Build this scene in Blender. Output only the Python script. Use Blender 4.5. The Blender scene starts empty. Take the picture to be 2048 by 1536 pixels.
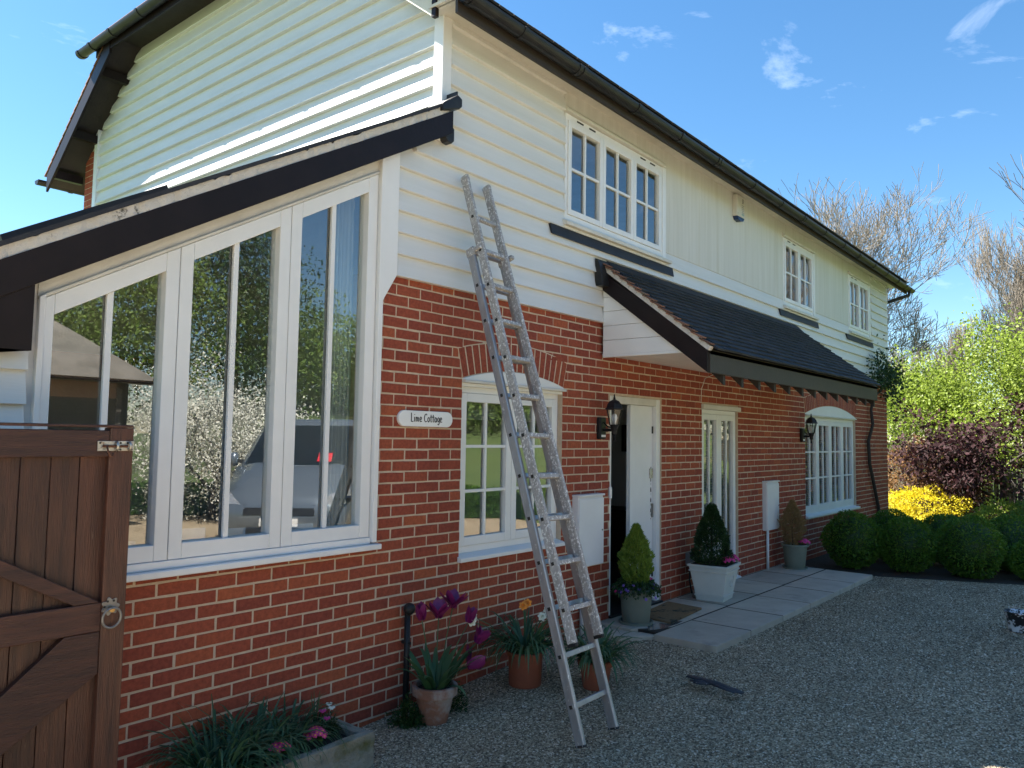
import bpy, math, random
import numpy as np
from mathutils import Vector, Matrix
R = math.radians
random.seed(7)
rng = np.random.default_rng(11)
sc = bpy.context.scene
col = sc.collection

# ------------------------------------------------------------------ camera
F_PX = 1552.8
CAM = Vector((-3.654, -3.938, 1.722))
yaw, pitch, roll = R(50.5965), R(3.9013), R(0.9129)
fw = Vector((math.sin(yaw)*math.cos(pitch), math.cos(yaw)*math.cos(pitch), math.sin(pitch)))
rt = Vector((math.cos(yaw), -math.sin(yaw), 0)); up = rt.cross(fw)
r2 = rt*math.cos(roll)+up*math.sin(roll); u2 = -rt*math.sin(roll)+up*math.cos(roll)
cd = bpy.data.cameras.new('camera'); cam = bpy.data.objects.new('camera', cd); col.objects.link(cam)
cd.sensor_fit = 'HORIZONTAL'; cd.sensor_width = 36; cd.lens = F_PX/2048*36
cd.clip_end = 2000; cd.clip_start = .05
m = Matrix((r2, u2, -fw)).transposed().to_4x4(); m.translation = CAM
cam.matrix_world = m
sc.camera = cam
# ------------------------------------------------------------------ sky and sun
SUN = Vector((-0.215, 0.572, 0.79)).normalized()
elev = math.asin(SUN.z)
w = bpy.data.worlds.new('World'); sc.world = w; w.use_nodes = True
nt = w.node_tree; nt.nodes.clear()
out = nt.nodes.new('ShaderNodeOutputWorld'); bg = nt.nodes.new('ShaderNodeBackground')
sky = nt.nodes.new('ShaderNodeTexSky'); sky.sky_type = 'NISHITA'; sky.sun_disc = False
sky.sun_elevation = elev; sky.sun_rotation = math.atan2(SUN.x, SUN.y)
sky.altitude = 50; sky.air_density = 1.0; sky.dust_density = 0.15; sky.ozone_density = 3.0
tc = nt.nodes.new('ShaderNodeTexCoord'); mp = nt.nodes.new('ShaderNodeMapping')
mp.inputs['Scale'].default_value = (1.2, 2.6, 5.0); mp.inputs['Rotation'].default_value = (0, R(25), R(-35))
nz = nt.nodes.new('ShaderNodeTexNoise'); nz.inputs['Scale'].default_value = 2.2; nz.inputs['Detail'].default_value = 9
nz.inputs['Roughness'].default_value = .62; nz.inputs['Distortion'].default_value = .5
rp = nt.nodes.new('ShaderNodeValToRGB'); rp.color_ramp.elements[0].position = .60; rp.color_ramp.elements[1].position = .92
rp.color_ramp.elements[1].color = (.38, .38, .38, 1)
mx = nt.nodes.new('ShaderNodeMixRGB'); mx.inputs[2].default_value = (9.5, 9.8, 10.2, 1)
L = nt.links.new
L(tc.outputs['Generated'], mp.inputs['Vector']); L(mp.outputs[0], nz.inputs['Vector']); L(nz.outputs['Fac'], rp.inputs[0])
hsv = nt.nodes.new('ShaderNodeHueSaturation'); hsv.inputs['Saturation'].default_value = 1.2; hsv.inputs['Value'].default_value = .64; hsv.inputs['Hue'].default_value = .495
L(sky.outputs[0], hsv.inputs['Color']); L(rp.outputs[0], mx.inputs[0]); L(hsv.outputs[0], mx.inputs[1]); L(mx.outputs[0], bg.inputs[0]); L(bg.outputs[0], out.inputs[0])
bg.inputs[1].default_value = .07
sd = bpy.data.lights.new('sun', 'SUN'); sd.energy = 5.0; sd.angle = R(.55); sd.color = (1, .95, .87)
so = bpy.data.objects.new('sun', sd); col.objects.link(so)
so.rotation_euler = SUN.to_track_quat('Z', 'Y').to_euler(); so.location = (0, 10, 20)
vs = sc.view_settings; vs.view_transform = 'Standard'; vs.look = 'None'; vs.gamma = 1; vs.use_curve_mapping = False
vs.exposure = 2.4
sc.render.engine = 'CYCLES'
sc.cycles.max_bounces = 8; sc.cycles.transparent_max_bounces = 12

# ------------------------------------------------------------------ materials
MATS = {}
def newmat(name):
    mt = bpy.data.materials.new(name); mt.use_nodes = True
    MATS[name] = mt
    return mt, mt.node_tree, mt.node_tree.nodes['Principled BSDF']
def nd(t, typ, **kw):
    n = t.nodes.new(typ)
    for k, v in kw.items():
        if k in n.inputs: n.inputs[k].default_value = v
        else: setattr(n, k, v)
    return n
def c4(c): return (c[0], c[1], c[2], 1)
def pm(name, c1, c2=None, scale=6, rough=.6, bump=0, bscale=60, metal=0, stretch=(1, 1, 1), spec=.5, isl=0, c3=None, c3scale=2, c3lo=.58, c3hi=.7, bdist=.01, coat=0, rvar=0):
    """world-position noise mix of two colours, optional third-colour patches, optional bump"""
    mt, t, b = newmat(name)
    geo = nd(t, 'ShaderNodeNewGeometry')
    mpn = nd(t, 'ShaderNodeMapping', Scale=stretch); t.links.new(geo.outputs['Position'], mpn.inputs['Vector'])
    b.inputs['Roughness'].default_value = rough; b.inputs['Metallic'].default_value = metal
    b.inputs['Specular IOR Level'].default_value = spec
    if coat: b.inputs['Coat Weight'].default_value = coat
    c2 = c2 or tuple(x*.75 for x in c1)
    n = nd(t, 'ShaderNodeTexNoise', Scale=scale, Detail=6, Roughness=.6); t.links.new(mpn.outputs[0], n.inputs['Vector'])
    rmp = nd(t, 'ShaderNodeMapRange'); rmp.inputs[1].default_value = .3; rmp.inputs[2].default_value = .7
    t.links.new(n.outputs['Fac'], rmp.inputs[0])
    m1 = nd(t, 'ShaderNodeMixRGB'); m1.inputs[1].default_value = c4(c1); m1.inputs[2].default_value = c4(c2)
    t.links.new(rmp.outputs[0], m1.inputs[0]); last = m1.outputs[0]
    if c3:
        n3 = nd(t, 'ShaderNodeTexNoise', Scale=c3scale, Detail=8, Roughness=.65); t.links.new(mpn.outputs[0], n3.inputs['Vector'])
        r3 = nd(t, 'ShaderNodeMapRange'); r3.inputs[1].default_value = c3lo; r3.inputs[2].default_value = c3hi
        t.links.new(n3.outputs['Fac'], r3.inputs[0])
        m3 = nd(t, 'ShaderNodeMixRGB'); m3.inputs[2].default_value = c4(c3)
        t.links.new(r3.outputs[0], m3.inputs[0]); t.links.new(last, m3.inputs[1]); last = m3.outputs[0]
    if isl:
        oi = nd(t, 'ShaderNodeObjectInfo'); ad = nd(t, 'ShaderNodeMath', operation='ADD')
        wn = nd(t, 'ShaderNodeTexWhiteNoise', noise_dimensions='2D'); cb = nd(t, 'ShaderNodeCombineXYZ')
        t.links.new(oi.outputs['Random'], cb.inputs[0]); t.links.new(geo.outputs['Random Per Island'], cb.inputs[1])
        t.links.new(cb.outputs[0], wn.inputs['Vector'])
        mr = nd(t, 'ShaderNodeMapRange'); mr.inputs[3].default_value = 1-isl; mr.inputs[4].default_value = 1+isl
        t.links.new(wn.outputs['Value'], mr.inputs[0])
        hs = nd(t, 'ShaderNodeHueSaturation'); t.links.new(mr.outputs[0], hs.inputs['Value']); t.links.new(last, hs.inputs['Color']); last = hs.outputs[0]
    t.links.new(last, b.inputs['Base Color'])
    if rvar:
        rv = nd(t, 'ShaderNodeMapRange'); rv.inputs[3].default_value = rough-rvar; rv.inputs[4].default_value = rough+rvar
        t.links.new(n.outputs['Fac'], rv.inputs[0]); t.links.new(rv.outputs[0], b.inputs['Roughness'])
    if bump:
        nb = nd(t, 'ShaderNodeTexNoise', Scale=bscale, Detail=5); t.links.new(mpn.outputs[0], nb.inputs['Vector'])
        bp = nd(t, 'ShaderNodeBump', Strength=bump, Distance=bdist); t.links.new(nb.outputs['Fac'], bp.inputs['Height'])
        t.links.new(bp.outputs[0], b.inputs['Normal'])
    return mt
def leafmat(name, c1, c2, trans=.35, rough=.5, isl=.35):
    mt, t, b = newmat(name)
    geo = nd(t, 'ShaderNodeNewGeometry'); oi = nd(t, 'ShaderNodeObjectInfo')
    n = nd(t, 'ShaderNodeTexNoise', Scale=3.5, Detail=3); t.links.new(geo.outputs['Position'], n.inputs['Vector'])
    ad = nd(t, 'ShaderNodeMath', operation='MULTIPLY_ADD'); ad.inputs[1].default_value = .6
    t.links.new(geo.outputs['Random Per Island'], ad.inputs[0]); 
    s = nd(t, 'ShaderNodeMath', operation='MULTIPLY_ADD'); s.inputs[1].default_value = 1.4; s.inputs[2].default_value = -.45
    t.links.new(n.outputs['Fac'], s.inputs[0]); t.links.new(s.outputs[0], ad.inputs[2])
    m1 = nd(t, 'ShaderNodeMixRGB', use_clamp=True); m1.inputs[1].default_value = c4(c1); m1.inputs[2].default_value = c4(c2)
    t.links.new(ad.outputs[0], m1.inputs[0])
    t.links.new(m1.outputs[0], b.inputs['Base Color']); b.inputs['Roughness'].default_value = rough
    b.inputs['Specular IOR Level'].default_value = .3
    tr = nd(t, 'ShaderNodeBsdfTranslucent'); t.links.new(m1.outputs[0], tr.inputs['Color'])
    ms = nd(t, 'ShaderNodeMixShader'); ms.inputs[0].default_value = trans
    o = t.nodes['Material Output']; t.links.new(b.outputs[0], ms.inputs[1]); t.links.new(tr.outputs[0], ms.inputs[2]); t.links.new(ms.outputs[0], o.inputs[0])
    return mt
def glassmat(name, ior=2.0, tint=(.95, .97, .96)):
    mt = bpy.data.materials.new(name); mt.use_nodes = True; t = mt.node_tree; t.nodes.clear()
    o = nd(t, 'ShaderNodeOutputMaterial'); ms = nd(t, 'ShaderNodeMixShader'); fr = nd(t, 'ShaderNodeFresnel', IOR=ior)
    tr = nd(t, 'ShaderNodeBsdfTransparent', Color=c4(tint)); gl = nd(t, 'ShaderNodeBsdfGlossy', Roughness=.0)
    gl.inputs['Color'].default_value = (1, 1, 1, 1)
    geo = nd(t, 'ShaderNodeNewGeometry'); n = nd(t, 'ShaderNodeTexNoise', Scale=1.1, Detail=1); t.links.new(geo.outputs['Position'], n.inputs['Vector'])
    bp = nd(t, 'ShaderNodeBump', Strength=.02, Distance=.05); t.links.new(n.outputs['Fac'], bp.inputs['Height']); t.links.new(bp.outputs[0], gl.inputs['Normal'])
    bf = nd(t, 'ShaderNodeMath', operation='SUBTRACT'); bf.inputs[0].default_value = 1; t.links.new(geo.outputs['Backfacing'], bf.inputs[1])
    mf = nd(t, 'ShaderNodeMath', operation='MULTIPLY'); t.links.new(fr.outputs[0], mf.inputs[0]); t.links.new(bf.outputs[0], mf.inputs[1])
    t.links.new(mf.outputs[0], ms.inputs[0]); t.links.new(tr.outputs[0], ms.inputs[1]); t.links.new(gl.outputs[0], ms.inputs[2]); t.links.new(ms.outputs[0], o.inputs[0])
    MATS[name] = mt
    return mt
# brick: each piece its own red
def brickmat():
    mt, t, b = newmat('brick')
    geo = nd(t, 'ShaderNodeNewGeometry'); oi = nd(t, 'ShaderNodeObjectInfo')
    cb = nd(t, 'ShaderNodeCombineXYZ'); wn = nd(t, 'ShaderNodeTexWhiteNoise', noise_dimensions='2D')
    t.links.new(oi.outputs['Random'], cb.inputs[0]); t.links.new(geo.outputs['Random Per Island'], cb.inputs[1]); t.links.new(cb.outputs[0], wn.inputs['Vector'])
    rp = nd(t, 'ShaderNodeValToRGB'); e = rp.color_ramp.elements
    e[0].position = 0; e[0].color = (.235, .057, .037, 1); e[1].position = 1; e[1].color = (.36, .096, .044, 1)
    for p_, c_ in ((.2, (.265, .062, .037)), (.55, (.285, .068, .039)), (.85, (.305, .076, .041))):
        k = e.new(p_); k.color = c4(c_)
    t.links.new(wn.outputs['Value'], rp.inputs[0])
    n = nd(t, 'ShaderNodeTexNoise', Scale=38, Detail=6, Roughness=.65); t.links.new(geo.outputs['Position'], n.inputs['Vector'])
    mr = nd(t, 'ShaderNodeMapRange'); mr.inputs[1].default_value = .3; mr.inputs[2].default_value = .72; mr.inputs[3].default_value = .72; mr.inputs[4].default_value = 1.25
    t.links.new(n.outputs['Fac'], mr.inputs[0])
    hs = nd(t, 'ShaderNodeHueSaturation'); t.links.new(mr.outputs[0], hs.inputs['Value']); t.links.new(rp.outputs[0], hs.inputs['Color'])
    # lime specks
    n3 = nd(t, 'ShaderNodeTexNoise', Scale=90, Detail=2); t.links.new(geo.outputs['Position'], n3.inputs['Vector'])
    r3 = nd(t, 'ShaderNodeMapRange'); r3.inputs[1].default_value = .74; r3.inputs[2].default_value = .8; r3.inputs[4].default_value = .5
    t.links.new(n3.outputs['Fac'], r3.inputs[0])
    m3 = nd(t, 'ShaderNodeMixRGB'); m3.inputs[2].default_value = (.5, .4, .3, 1); t.links.new(r3.outputs[0], m3.inputs[0]); t.links.new(hs.outputs[0], m3.inputs[1])
    t.links.new(m3.outputs[0], b.inputs['Base Color']); b.inputs['Roughness'].default_value = .85; b.inputs['Specular IOR Level'].default_value = .25
    nb = nd(t, 'ShaderNodeTexNoise', Scale=120, Detail=4); t.links.new(geo.outputs['Position'], nb.inputs['Vector'])
    bp = nd(t, 'ShaderNodeBump', Strength=.5, Distance=.004); t.links.new(nb.outputs['Fac'], bp.inputs['Height']); t.links.new(bp.outputs[0], b.inputs['Normal'])
brickmat()
pm('mortar', (.62, .49, .36), (.48, .375, .27), 14, .95, .6, 140)
pm('white_paint', (.74, .74, .72), (.68, .68, .65), 3, .45, .08, 30, c3=(.60, .58, .50), c3scale=1.6, c3lo=.62, c3hi=.85)
pm('board_paint', (.70, .70, .68), (.64, .64, .61), 2.5, .5, .12, 40, stretch=(.4, 1, 6), c3=(.55, .52, .42), c3scale=2.2, c3lo=.62, c3hi=.9)
pm('render_white', (.68, .67, .63), (.60, .59, .54), 3, .8, .5, 60, stretch=(5, 5, .25), bdist=.012, c3=(.50, .47, .37), c3scale=1.2, c3lo=.55, c3hi=.85)
pm('frame_white', (.76, .76, .75), (.71, .71, .70), 4, .35, .03, 40)
pm('aged_white', (.66, .64, .58), (.56, .54, .48), 5, .7, .3, 40)
pm('black_paint', (.017, .011, .011), (.011, .007, .007), 4, .42, .15, 30, c3=(.02, .016, .014), c3scale=7, c3lo=.62, c3hi=.75, spec=.2)
pm('black_metal', (.012, .012, .014), (.02, .02, .022), 8, .38, .1, 60, spec=.25)
pm('black_plastic', (.014, .014, .016), (.026, .026, .026), 9, .38, .04, 40, c3=(.045, .05, .03), c3scale=5, c3lo=.62, c3hi=.8, spec=.25)
pm('lead', (.016, .017, .022), (.024, .025, .03), 8, .55, .2, 30, spec=.3)
pm('dark_wood', (.028, .020, .015), (.018, .013, .010), 8, .7, .3, 50, stretch=(1, 1, .2))
pm('brown_board', (.035, .026, .020), (.025, .019, .014), 5, .6, .2, 40)
pm('verge_mortar', (.58, .56, .53), (.46, .44, .41), 9, .95, .8, 50, c3=(.04, .04, .035), c3scale=7, c3lo=.6, c3hi=.66)
pm('slate_tile', (.018, .019, .024), (.028, .029, .034), 10, .7, .3, 60, spec=.3, isl=.35, c3=(.10, .10, .10), c3scale=14, c3lo=.68, c3hi=.76)
pm('clay_tile', (.22, .10, .06), (.15, .075, .05), 12, .85, .4, 60, isl=.35, c3=(.12, .11, .08), c3scale=5)
pm('gate_wood', (.088, .030, .017), (.034, .013, .009), 5, .5, .5, 35, stretch=(7, 7, .6), isl=.22, c3=(.15, .10, .075), c3scale=9, c3lo=.68, c3hi=.72, rvar=.15)
pm('gate_rail', (.080, .028, .016), (.030, .012, .008), 5, .5, .5, 35, stretch=(.6, 7, 7), isl=.22, c3=(.22, .16, .13), c3scale=7, c3lo=.70, c3hi=.73, rvar=.15)
pm('zinc', (.55, .55, .52), (.42, .38, .33), 20, .4, .1, 60, metal=.7, c3=(.16, .06, .025), c3scale=30, c3lo=.55, c3hi=.66)
pm('rust', (.14, .055, .025), (.08, .03, .015), 30, .8, .3, 80)
pm('iron_grey', (.25, .25, .25), (.18, .17, .16), 20, .5, .2, 60, metal=.6)
pm('brass', (.45, .30, .12), (.35, .22, .09), 20, .4, metal=.8)
pm('alu', (.45, .45, .46), (.33, .33, .34), 12, .45, .15, 60, metal=.75, c3=(.72, .72, .70), c3scale=55, c3lo=.62, c3hi=.66, stretch=(1, 1, .35))
pm('alu_paint', (.42, .41, .40), (.27, .26, .25), 16, .7, .3, 60, metal=.25, c3=(.72, .71, .69), c3scale=70, c3lo=.54, c3hi=.60, stretch=(1, 1, .8))
pm('box_white', (.74, .75, .76), (.68, .69, .70), 3, .45)
pm('sign_white', (.82, .82, .80), (.78, .78, .76), 5, .35)
pm('ink', (.012, .012, .012), None, 5, .5)
pm('terracotta', (.27, .075, .036), (.20, .058, .030), 7, .85, .3, 60)
pm('old_terracotta', (.28, .12, .07), (.20, .095, .06), 7, .9, .4, 60, c3=(.34, .31, .28), c3scale=5, c3lo=.42, c3hi=.6)
pm('sage_pot', (.19, .215, .17), (.155, .175, .14), 6, .6, .2, 40)
pm('white_pot', (.62, .63, .59), (.55, .56, .52), 5, .6, .1, 40)
pm('soil', (.035, .025, .018), (.02, .014, .01), 30, .95, .8, 60)
pm('stone', (.34, .31, .24), (.21, .195, .15), 9, .95, .9, 45, c3=(.12, .12, .04), c3scale=5, c3lo=.5, c3hi=.68, bdist=.02)
pm('paving', (.50, .44, .355), (.41, .36, .29), 5, .85, .35, 60, isl=.14, c3=(.31, .275, .225), c3scale=3.5, c3lo=.56, c3hi=.72)
pm('wet_paving', (.14, .13, .115), (.10, .095, .085), 6, .12, .05, 40)
pm('coir', (.28, .17, .08), (.19, .11, .05), 60, .98, 1, 300, c3=(.045, .04, .025), c3scale=6, c3lo=.55, c3hi=.6)
pm('rubber', (.02, .02, .022), (.03, .03, .03), 10, .7)
pm('glove', (.018, .022, .032), (.035, .038, .048), 30, .55, .6, 60, c3=(.40, .42, .45), c3scale=26, c3lo=.66, c3hi=.69)
pm('bucket', (.012, .013, .018), (.02, .02, .024), 10, .45, c3=(.72, .74, .78), c3scale=13, c3lo=.51, c3hi=.55)
pm('wet_paint', (.80, .83, .86), None, 5, .2)
pm('hall_grey', (.62, .63, .66), (.58, .59, .62), 3, .8)
pm('hall_floor', (.10, .07, .045), (.07, .05, .03), 4, .5)
pm('ceiling_white', (.6, .6, .58), None, 3, .8)
pm('furniture', (.03, .018, .012), (.02, .012, .008), 6, .4)
pm('pine', (.28, .14, .06), (.2, .1, .045), 6, .6)
pm('blind', (.34, .34, .32), (.30, .30, .28), 6, .6)
pm('curtain', (.62, .66, .64), (.52, .56, .55), 12, .9, stretch=(6, 6, .3))
pm('paper', (.75, .76, .78), (.7, .7, .72), 5, .7)
pm('grey_plastic', (.20, .20, .20), None, 5, .5)
pm('bark', (.10, .085, .065), (.06, .05, .04), 12, .95, .8, 40, stretch=(1, 1, .3))
pm('pale_bark', (.24, .205, .165), (.16, .135, .105), 12, .95, .5, 40)
pm('dark_bark', (.045, .035, .03), (.03, .024, .02), 12, .95, .5, 40)
pm('fence_wood', (.20, .17, .13), (.13, .11, .085), 5, .9, .4, 40, stretch=(5, 5, .5), isl=.25)
pm('silver_paint', (.18, .215, .25), (.17, .205, .24), 3, .25, metal=.55, coat=.5)
pm('tinted_glass', (.010, .012, .013), None, 3, .05)
pm('tyre', (.02, .02, .02), None, 10, .8)
pm('rim', (.4, .4, .42), None, 10, .35, metal=.8)
pm('lamp_lens', (.55, .57, .60), (.35, .36, .38), 25, .12, metal=.5)
pm('red_plastic', (.65, .02, .03), None, 5, .4)
pm('plate_white', (.75, .75, .72), None, 5, .4)
pm('barn_board', (.05, .04, .032), (.035, .028, .022), 4, .8, .3, 30)
pm('barn_roof', (.17, .16, .14), (.11, .105, .09), 3, .9, .5, 20, c3=(.16, .12, .07), c3scale=2)
pm('grass_ground', (.075, .11, .025), (.05, .085, .02), 1.2, .95, .8, 40, c3=(.13, .12, .05), c3scale=.6)
pm('bed_soil', (.045, .034, .024), (.03, .022, .016), 15, .95, .8, 50)
pm('purple_petal', (.21, .014, .12), (.13, .009, .075), 25, .45)
pm('pink_petal', (.62, .04, .22), (.50, .025, .16), 25, .5)
pm('violet_petal', (.18, .09, .36), (.10, .05, .24), 25, .5)
pm('yellow_eye', (.80, .38, .02), None, 25, .5)
pm('orange_petal', (.75, .26, .015), (.65, .2, .01), 25, .5)
pm('cream_petal', (.72, .72, .58), (.62, .62, .48), 25, .5)
pm('blue_lens', (.01, .03, .10), None, 5, .2)
pm('blue_sticker', (.30, .42, .40), None, 5, .5)
leafmat('leaf_blade', (.03, .085, .032), (.085, .165, .085), .2, .4)
leafmat('leaf_tulip', (.035, .10, .035), (.08, .16, .075), .2, .4)
leafmat('leaf_box', (.045, .115, .012), (.12, .23, .028), .3, .45)
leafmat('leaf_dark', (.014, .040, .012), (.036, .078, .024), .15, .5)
leafmat('leaf_lime_conifer', (.11, .19, .025), (.23, .33, .055), .25, .6)
leafmat('leaf_brown', (.22, .14, .055), (.33, .22, .10), .2, .7)
leafmat('leaf_fresh', (.13, .20, .022), (.26, .33, .05), .45, .5)
leafmat('leaf_mid', (.085, .15, .028), (.18, .26, .055), .35, .5)
leafmat('leaf_purple', (.022, .010, .012), (.055, .02, .022), .25, .8)
leafmat('leaf_gold', (.55, .44, .02), (.72, .60, .03), .35, .6)
leafmat('leaf_russet', (.16, .075, .03), (.24, .13, .05), .3, .6)
leafmat('leaf_blossom', (.62, .62, .52), (.78, .78, .70), .3, .6)
leafmat('leaf_weed', (.02, .055, .012), (.04, .09, .02), .2, .5)
glassmat('glass', 2.5)
glassmat('lantern_glass', 1.5)
# sheer curtain cloth lets part of the light through
t_ = MATS['curtain'].node_tree; b_ = t_.nodes['Principled BSDF']
ms_ = nd(t_, 'ShaderNodeMixShader'); ms_.inputs[0].default_value = .55; tr_ = nd(t_, 'ShaderNodeBsdfTransparent')
t_.links.new(b_.outputs[0], ms_.inputs[1]); t_.links.new(tr_.outputs[0], ms_.inputs[2]); t_.links.new(ms_.outputs[0], t_.nodes['Material Output'].inputs[0])
# gravel
def gravelmat(name, isl):
    mt, t, b = newmat(name)
    geo = nd(t, 'ShaderNodeNewGeometry')
    if isl:
        v_out = geo.outputs['Random Per Island']
    else:
        vo = nd(t, 'ShaderNodeTexVoronoi', Scale=85, Randomness=1); t.links.new(geo.outputs['Position'], vo.inputs['Vector'])
        sp = nd(t, 'ShaderNodeSeparateColor'); t.links.new(vo.outputs['Color'], sp.inputs[0]); v_out = sp.outputs[0]
    rp = nd(t, 'ShaderNodeValToRGB'); e = rp.color_ramp.elements
    e[0].position = 0; e[0].color = (.09, .068, .045, 1); e[1].position = 1; e[1].color = (.86, .76, .60, 1)
    for p_, c_ in ((.35, (.26, .198, .125)), (.72, (.46, .36, .23)), (.9, (.64, .52, .35))):
        k = e.new(p_); k.color = c4(c_)
    t.links.new(v_out, rp.inputs[0])
    n = nd(t, 'ShaderNodeTexNoise', Scale=.9, Detail=4); t.links.new(geo.outputs['Position'], n.inputs['Vector'])
    mr = nd(t, 'ShaderNodeMapRange'); mr.inputs[1].default_value = .3; mr.inputs[2].default_value = .7; mr.inputs[3].default_value = .85; mr.inputs[4].default_value = 1.12
    t.links.new(n.outputs['Fac'], mr.inputs[0])
    hs = nd(t, 'ShaderNodeHueSaturation'); t.links.new(mr.outputs[0], hs.inputs['Value']); t.links.new(rp.outputs[0], hs.inputs['Color'])
    t.links.new(hs.outputs[0], b.inputs['Base Color']); b.inputs['Roughness'].default_value = .9; b.inputs['Specular IOR Level'].default_value = .25
    if not isl:
        inv = nd(t, 'ShaderNodeMath', operation='SUBTRACT'); inv.inputs[0].default_value = 1; t.links.new(vo.outputs['Distance'], inv.inputs[1])
        bp = nd(t, 'ShaderNodeBump', Strength=1, Distance=.012); t.links.new(inv.outputs[0], bp.inputs['Height']); t.links.new(bp.outputs[0], b.inputs['Normal'])
gravelmat('gravel', False); gravelmat('pebble', True)

# ------------------------------------------------------------------ builders
def V3(*a): return Vector(a)
def _link(o, parent):
    col.objects.link(o)
    if parent is not None: o.parent = parent
def origin(o):
    p = Vector((0, 0, 0))
    while o is not None:
        p = p+o.location; o = o.parent
    return p
class MB:
    def __init__(s): s.v = []; s.f = []
    def add(s, vs, fs):
        k = len(s.v); s.v.extend([tuple(q) for q in vs]); s.f.extend([tuple(i+k for i in f) for f in fs]); return s
    def box(s, x0, x1, y0, y1, z0, z1):
        if x1 < x0: x0, x1 = x1, x0
        if y1 < y0: y0, y1 = y1, y0
        if z1 < z0: z0, z1 = z1, z0
        return s.add([(x0,y0,z0),(x1,y0,z0),(x1,y1,z0),(x0,y1,z0),(x0,y0,z1),(x1,y0,z1),(x1,y1,z1),(x0,y1,z1)],
                     [(0,3,2,1),(4,5,6,7),(0,1,5,4),(1,2,6,5),(2,3,7,6),(3,0,4,7)])
    def prism(s, poly, axis, a, b):
        """poly in the two other axes (kept in x,y,z order), extruded along axis from a to b"""
        n = len(poly); vs = []
        for t in (a, b):
            for p in poly:
                q = list(p); q.insert(axis, t); vs.append(q)
        area = sum(poly[i][0]*poly[(i+1) % n][1]-poly[(i+1) % n][0]*poly[i][1] for i in range(n))
        fs = [tuple(range(n))[::-1], tuple(range(n, 2*n))]+[(i, (i+1) % n, n+(i+1) % n, n+i) for i in range(n)]
        flip = (area < 0) ^ (axis == 1) ^ (b < a)
        if flip: fs = [f[::-1] for f in fs]
        return s.add(vs, fs)
    def bar(s, p0, p1, w, h, upv=(0, 0, 1), w1=None, h1=None):
        p0, p1 = Vector(p0), Vector(p1); d = (p1-p0).normalized(); u = Vector(upv)
        sx = d.cross(u).normalized(); uz = sx.cross(d)
        w1 = w if w1 is None else w1; h1 = h if h1 is None else h1
        vs = []
        for p, a, b in ((p0, w, h), (p1, w1, h1)):
            for i, j in ((-1,-1),(1,-1),(1,1),(-1,1)): vs.append(p+sx*i*a/2+uz*j*b/2)
        return s.add(vs, [(0,1,2,3),(7,6,5,4),(0,4,5,1),(1,5,6,2),(2,6,7,3),(3,7,4,0)])
    def tube(s, pts, rad, n=8, caps=True):
        pts = [Vector(p) for p in pts]
        if not hasattr(rad, '__len__'): rad = [rad]*len(pts)
        vs = []; ref = None
        for i, p in enumerate(pts):
            d = (pts[min(i+1, len(pts)-1)]-pts[max(i-1, 0)]).normalized()
            if ref is None: ref = Vector((0, 0, 1)) if abs(d.z) < .9 else Vector((1, 0, 0))
            a = d.cross(ref).normalized(); b = a.cross(d); ref = b if abs(b.dot(d)) < .9 else ref
            for k in range(n):
                t = 2*math.pi*k/n; vs.append(p+(a*math.cos(t)+b*math.sin(t))*rad[i])
        fs = []
        for i in range(len(pts)-1):
            for k in range(n): fs.append((i*n+k, i*n+(k+1) % n, (i+1)*n+(k+1) % n, (i+1)*n+k))
        if caps: fs.append(tuple(range(n))[::-1]); fs.append(tuple(range((len(pts)-1)*n, len(pts)*n)))
        return s.add(vs, fs)
    def lathe(s, prof, c=(0, 0, 0), n=24, close=False):
        vs = []; fs = []
        for r, z in prof:
            for k in range(n):
                t = 2*math.pi*(k+.5)/n; vs.append((c[0]+r*math.cos(t), c[1]+r*math.sin(t), c[2]+z))
        for i in range(len(prof)-1):
            for k in range(n): fs.append((i*n+k, i*n+(k+1) % n, (i+1)*n+(k+1) % n, (i+1)*n+k))
        if close: fs.append(tuple(range(n))[::-1]); fs.append(tuple(range((len(prof)-1)*n, len(prof)*n)))
        return s.add(vs, fs)
    def blade(s, p, d, length, width, droop, seg=5, tip=.1, side=None):
        p = Vector(p); d = Vector(d).normalized()
        sd_ = d.cross(Vector((0, 0, 1))); sd_ = sd_.normalized() if sd_.length > .01 else Vector((1, 0, 0))
        if side is not None: sd_ = (sd_*math.cos(side)+d.cross(sd_)*math.sin(side))
        vs = []; pos = p.copy(); dd = d.copy()
        for i in range(seg+1):
            t = i/seg; wd = width*(math.sin(math.pi*min(1, .35+t*.65))**.7)*(1 if t < 1 else tip)
            vs += [pos-sd_*wd/2, pos+sd_*wd/2]
            pos = pos+dd*length/seg; dd = (dd+Vector((0, 0, -droop/seg*(.3+1.4*t)))).normalized()
        return s.add(vs, [(2*i, 2*i+1, 2*i+3, 2*i+2) for i in range(seg)])
    def build(s, name, mat, parent=None, bevel=0, smooth=False, kind=None, loc=None):
        o_ = origin(parent) if parent is not None else Vector((0, 0, 0))
        base = o_ if loc is None else Vector(loc)
        me = bpy.data.meshes.new(name)
        me.from_pydata([(a[0]-base.x, a[1]-base.y, a[2]-base.z) for a in s.v], [], s.f)
        if smooth: me.polygons.foreach_set('use_smooth', [True]*len(me.polygons))
        me.update()
        me.materials.append(MATS[mat])
        o = bpy.data.objects.new(name, me); o.location = base-o_
        _link(o, parent)
        if bevel:
            b = o.modifiers.new('bevel', 'BEVEL'); b.width = bevel; b.segments = 2; b.limit_method = 'ANGLE'; b.angle_limit = R(40)
        if kind: o['kind'] = kind
        return o
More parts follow.
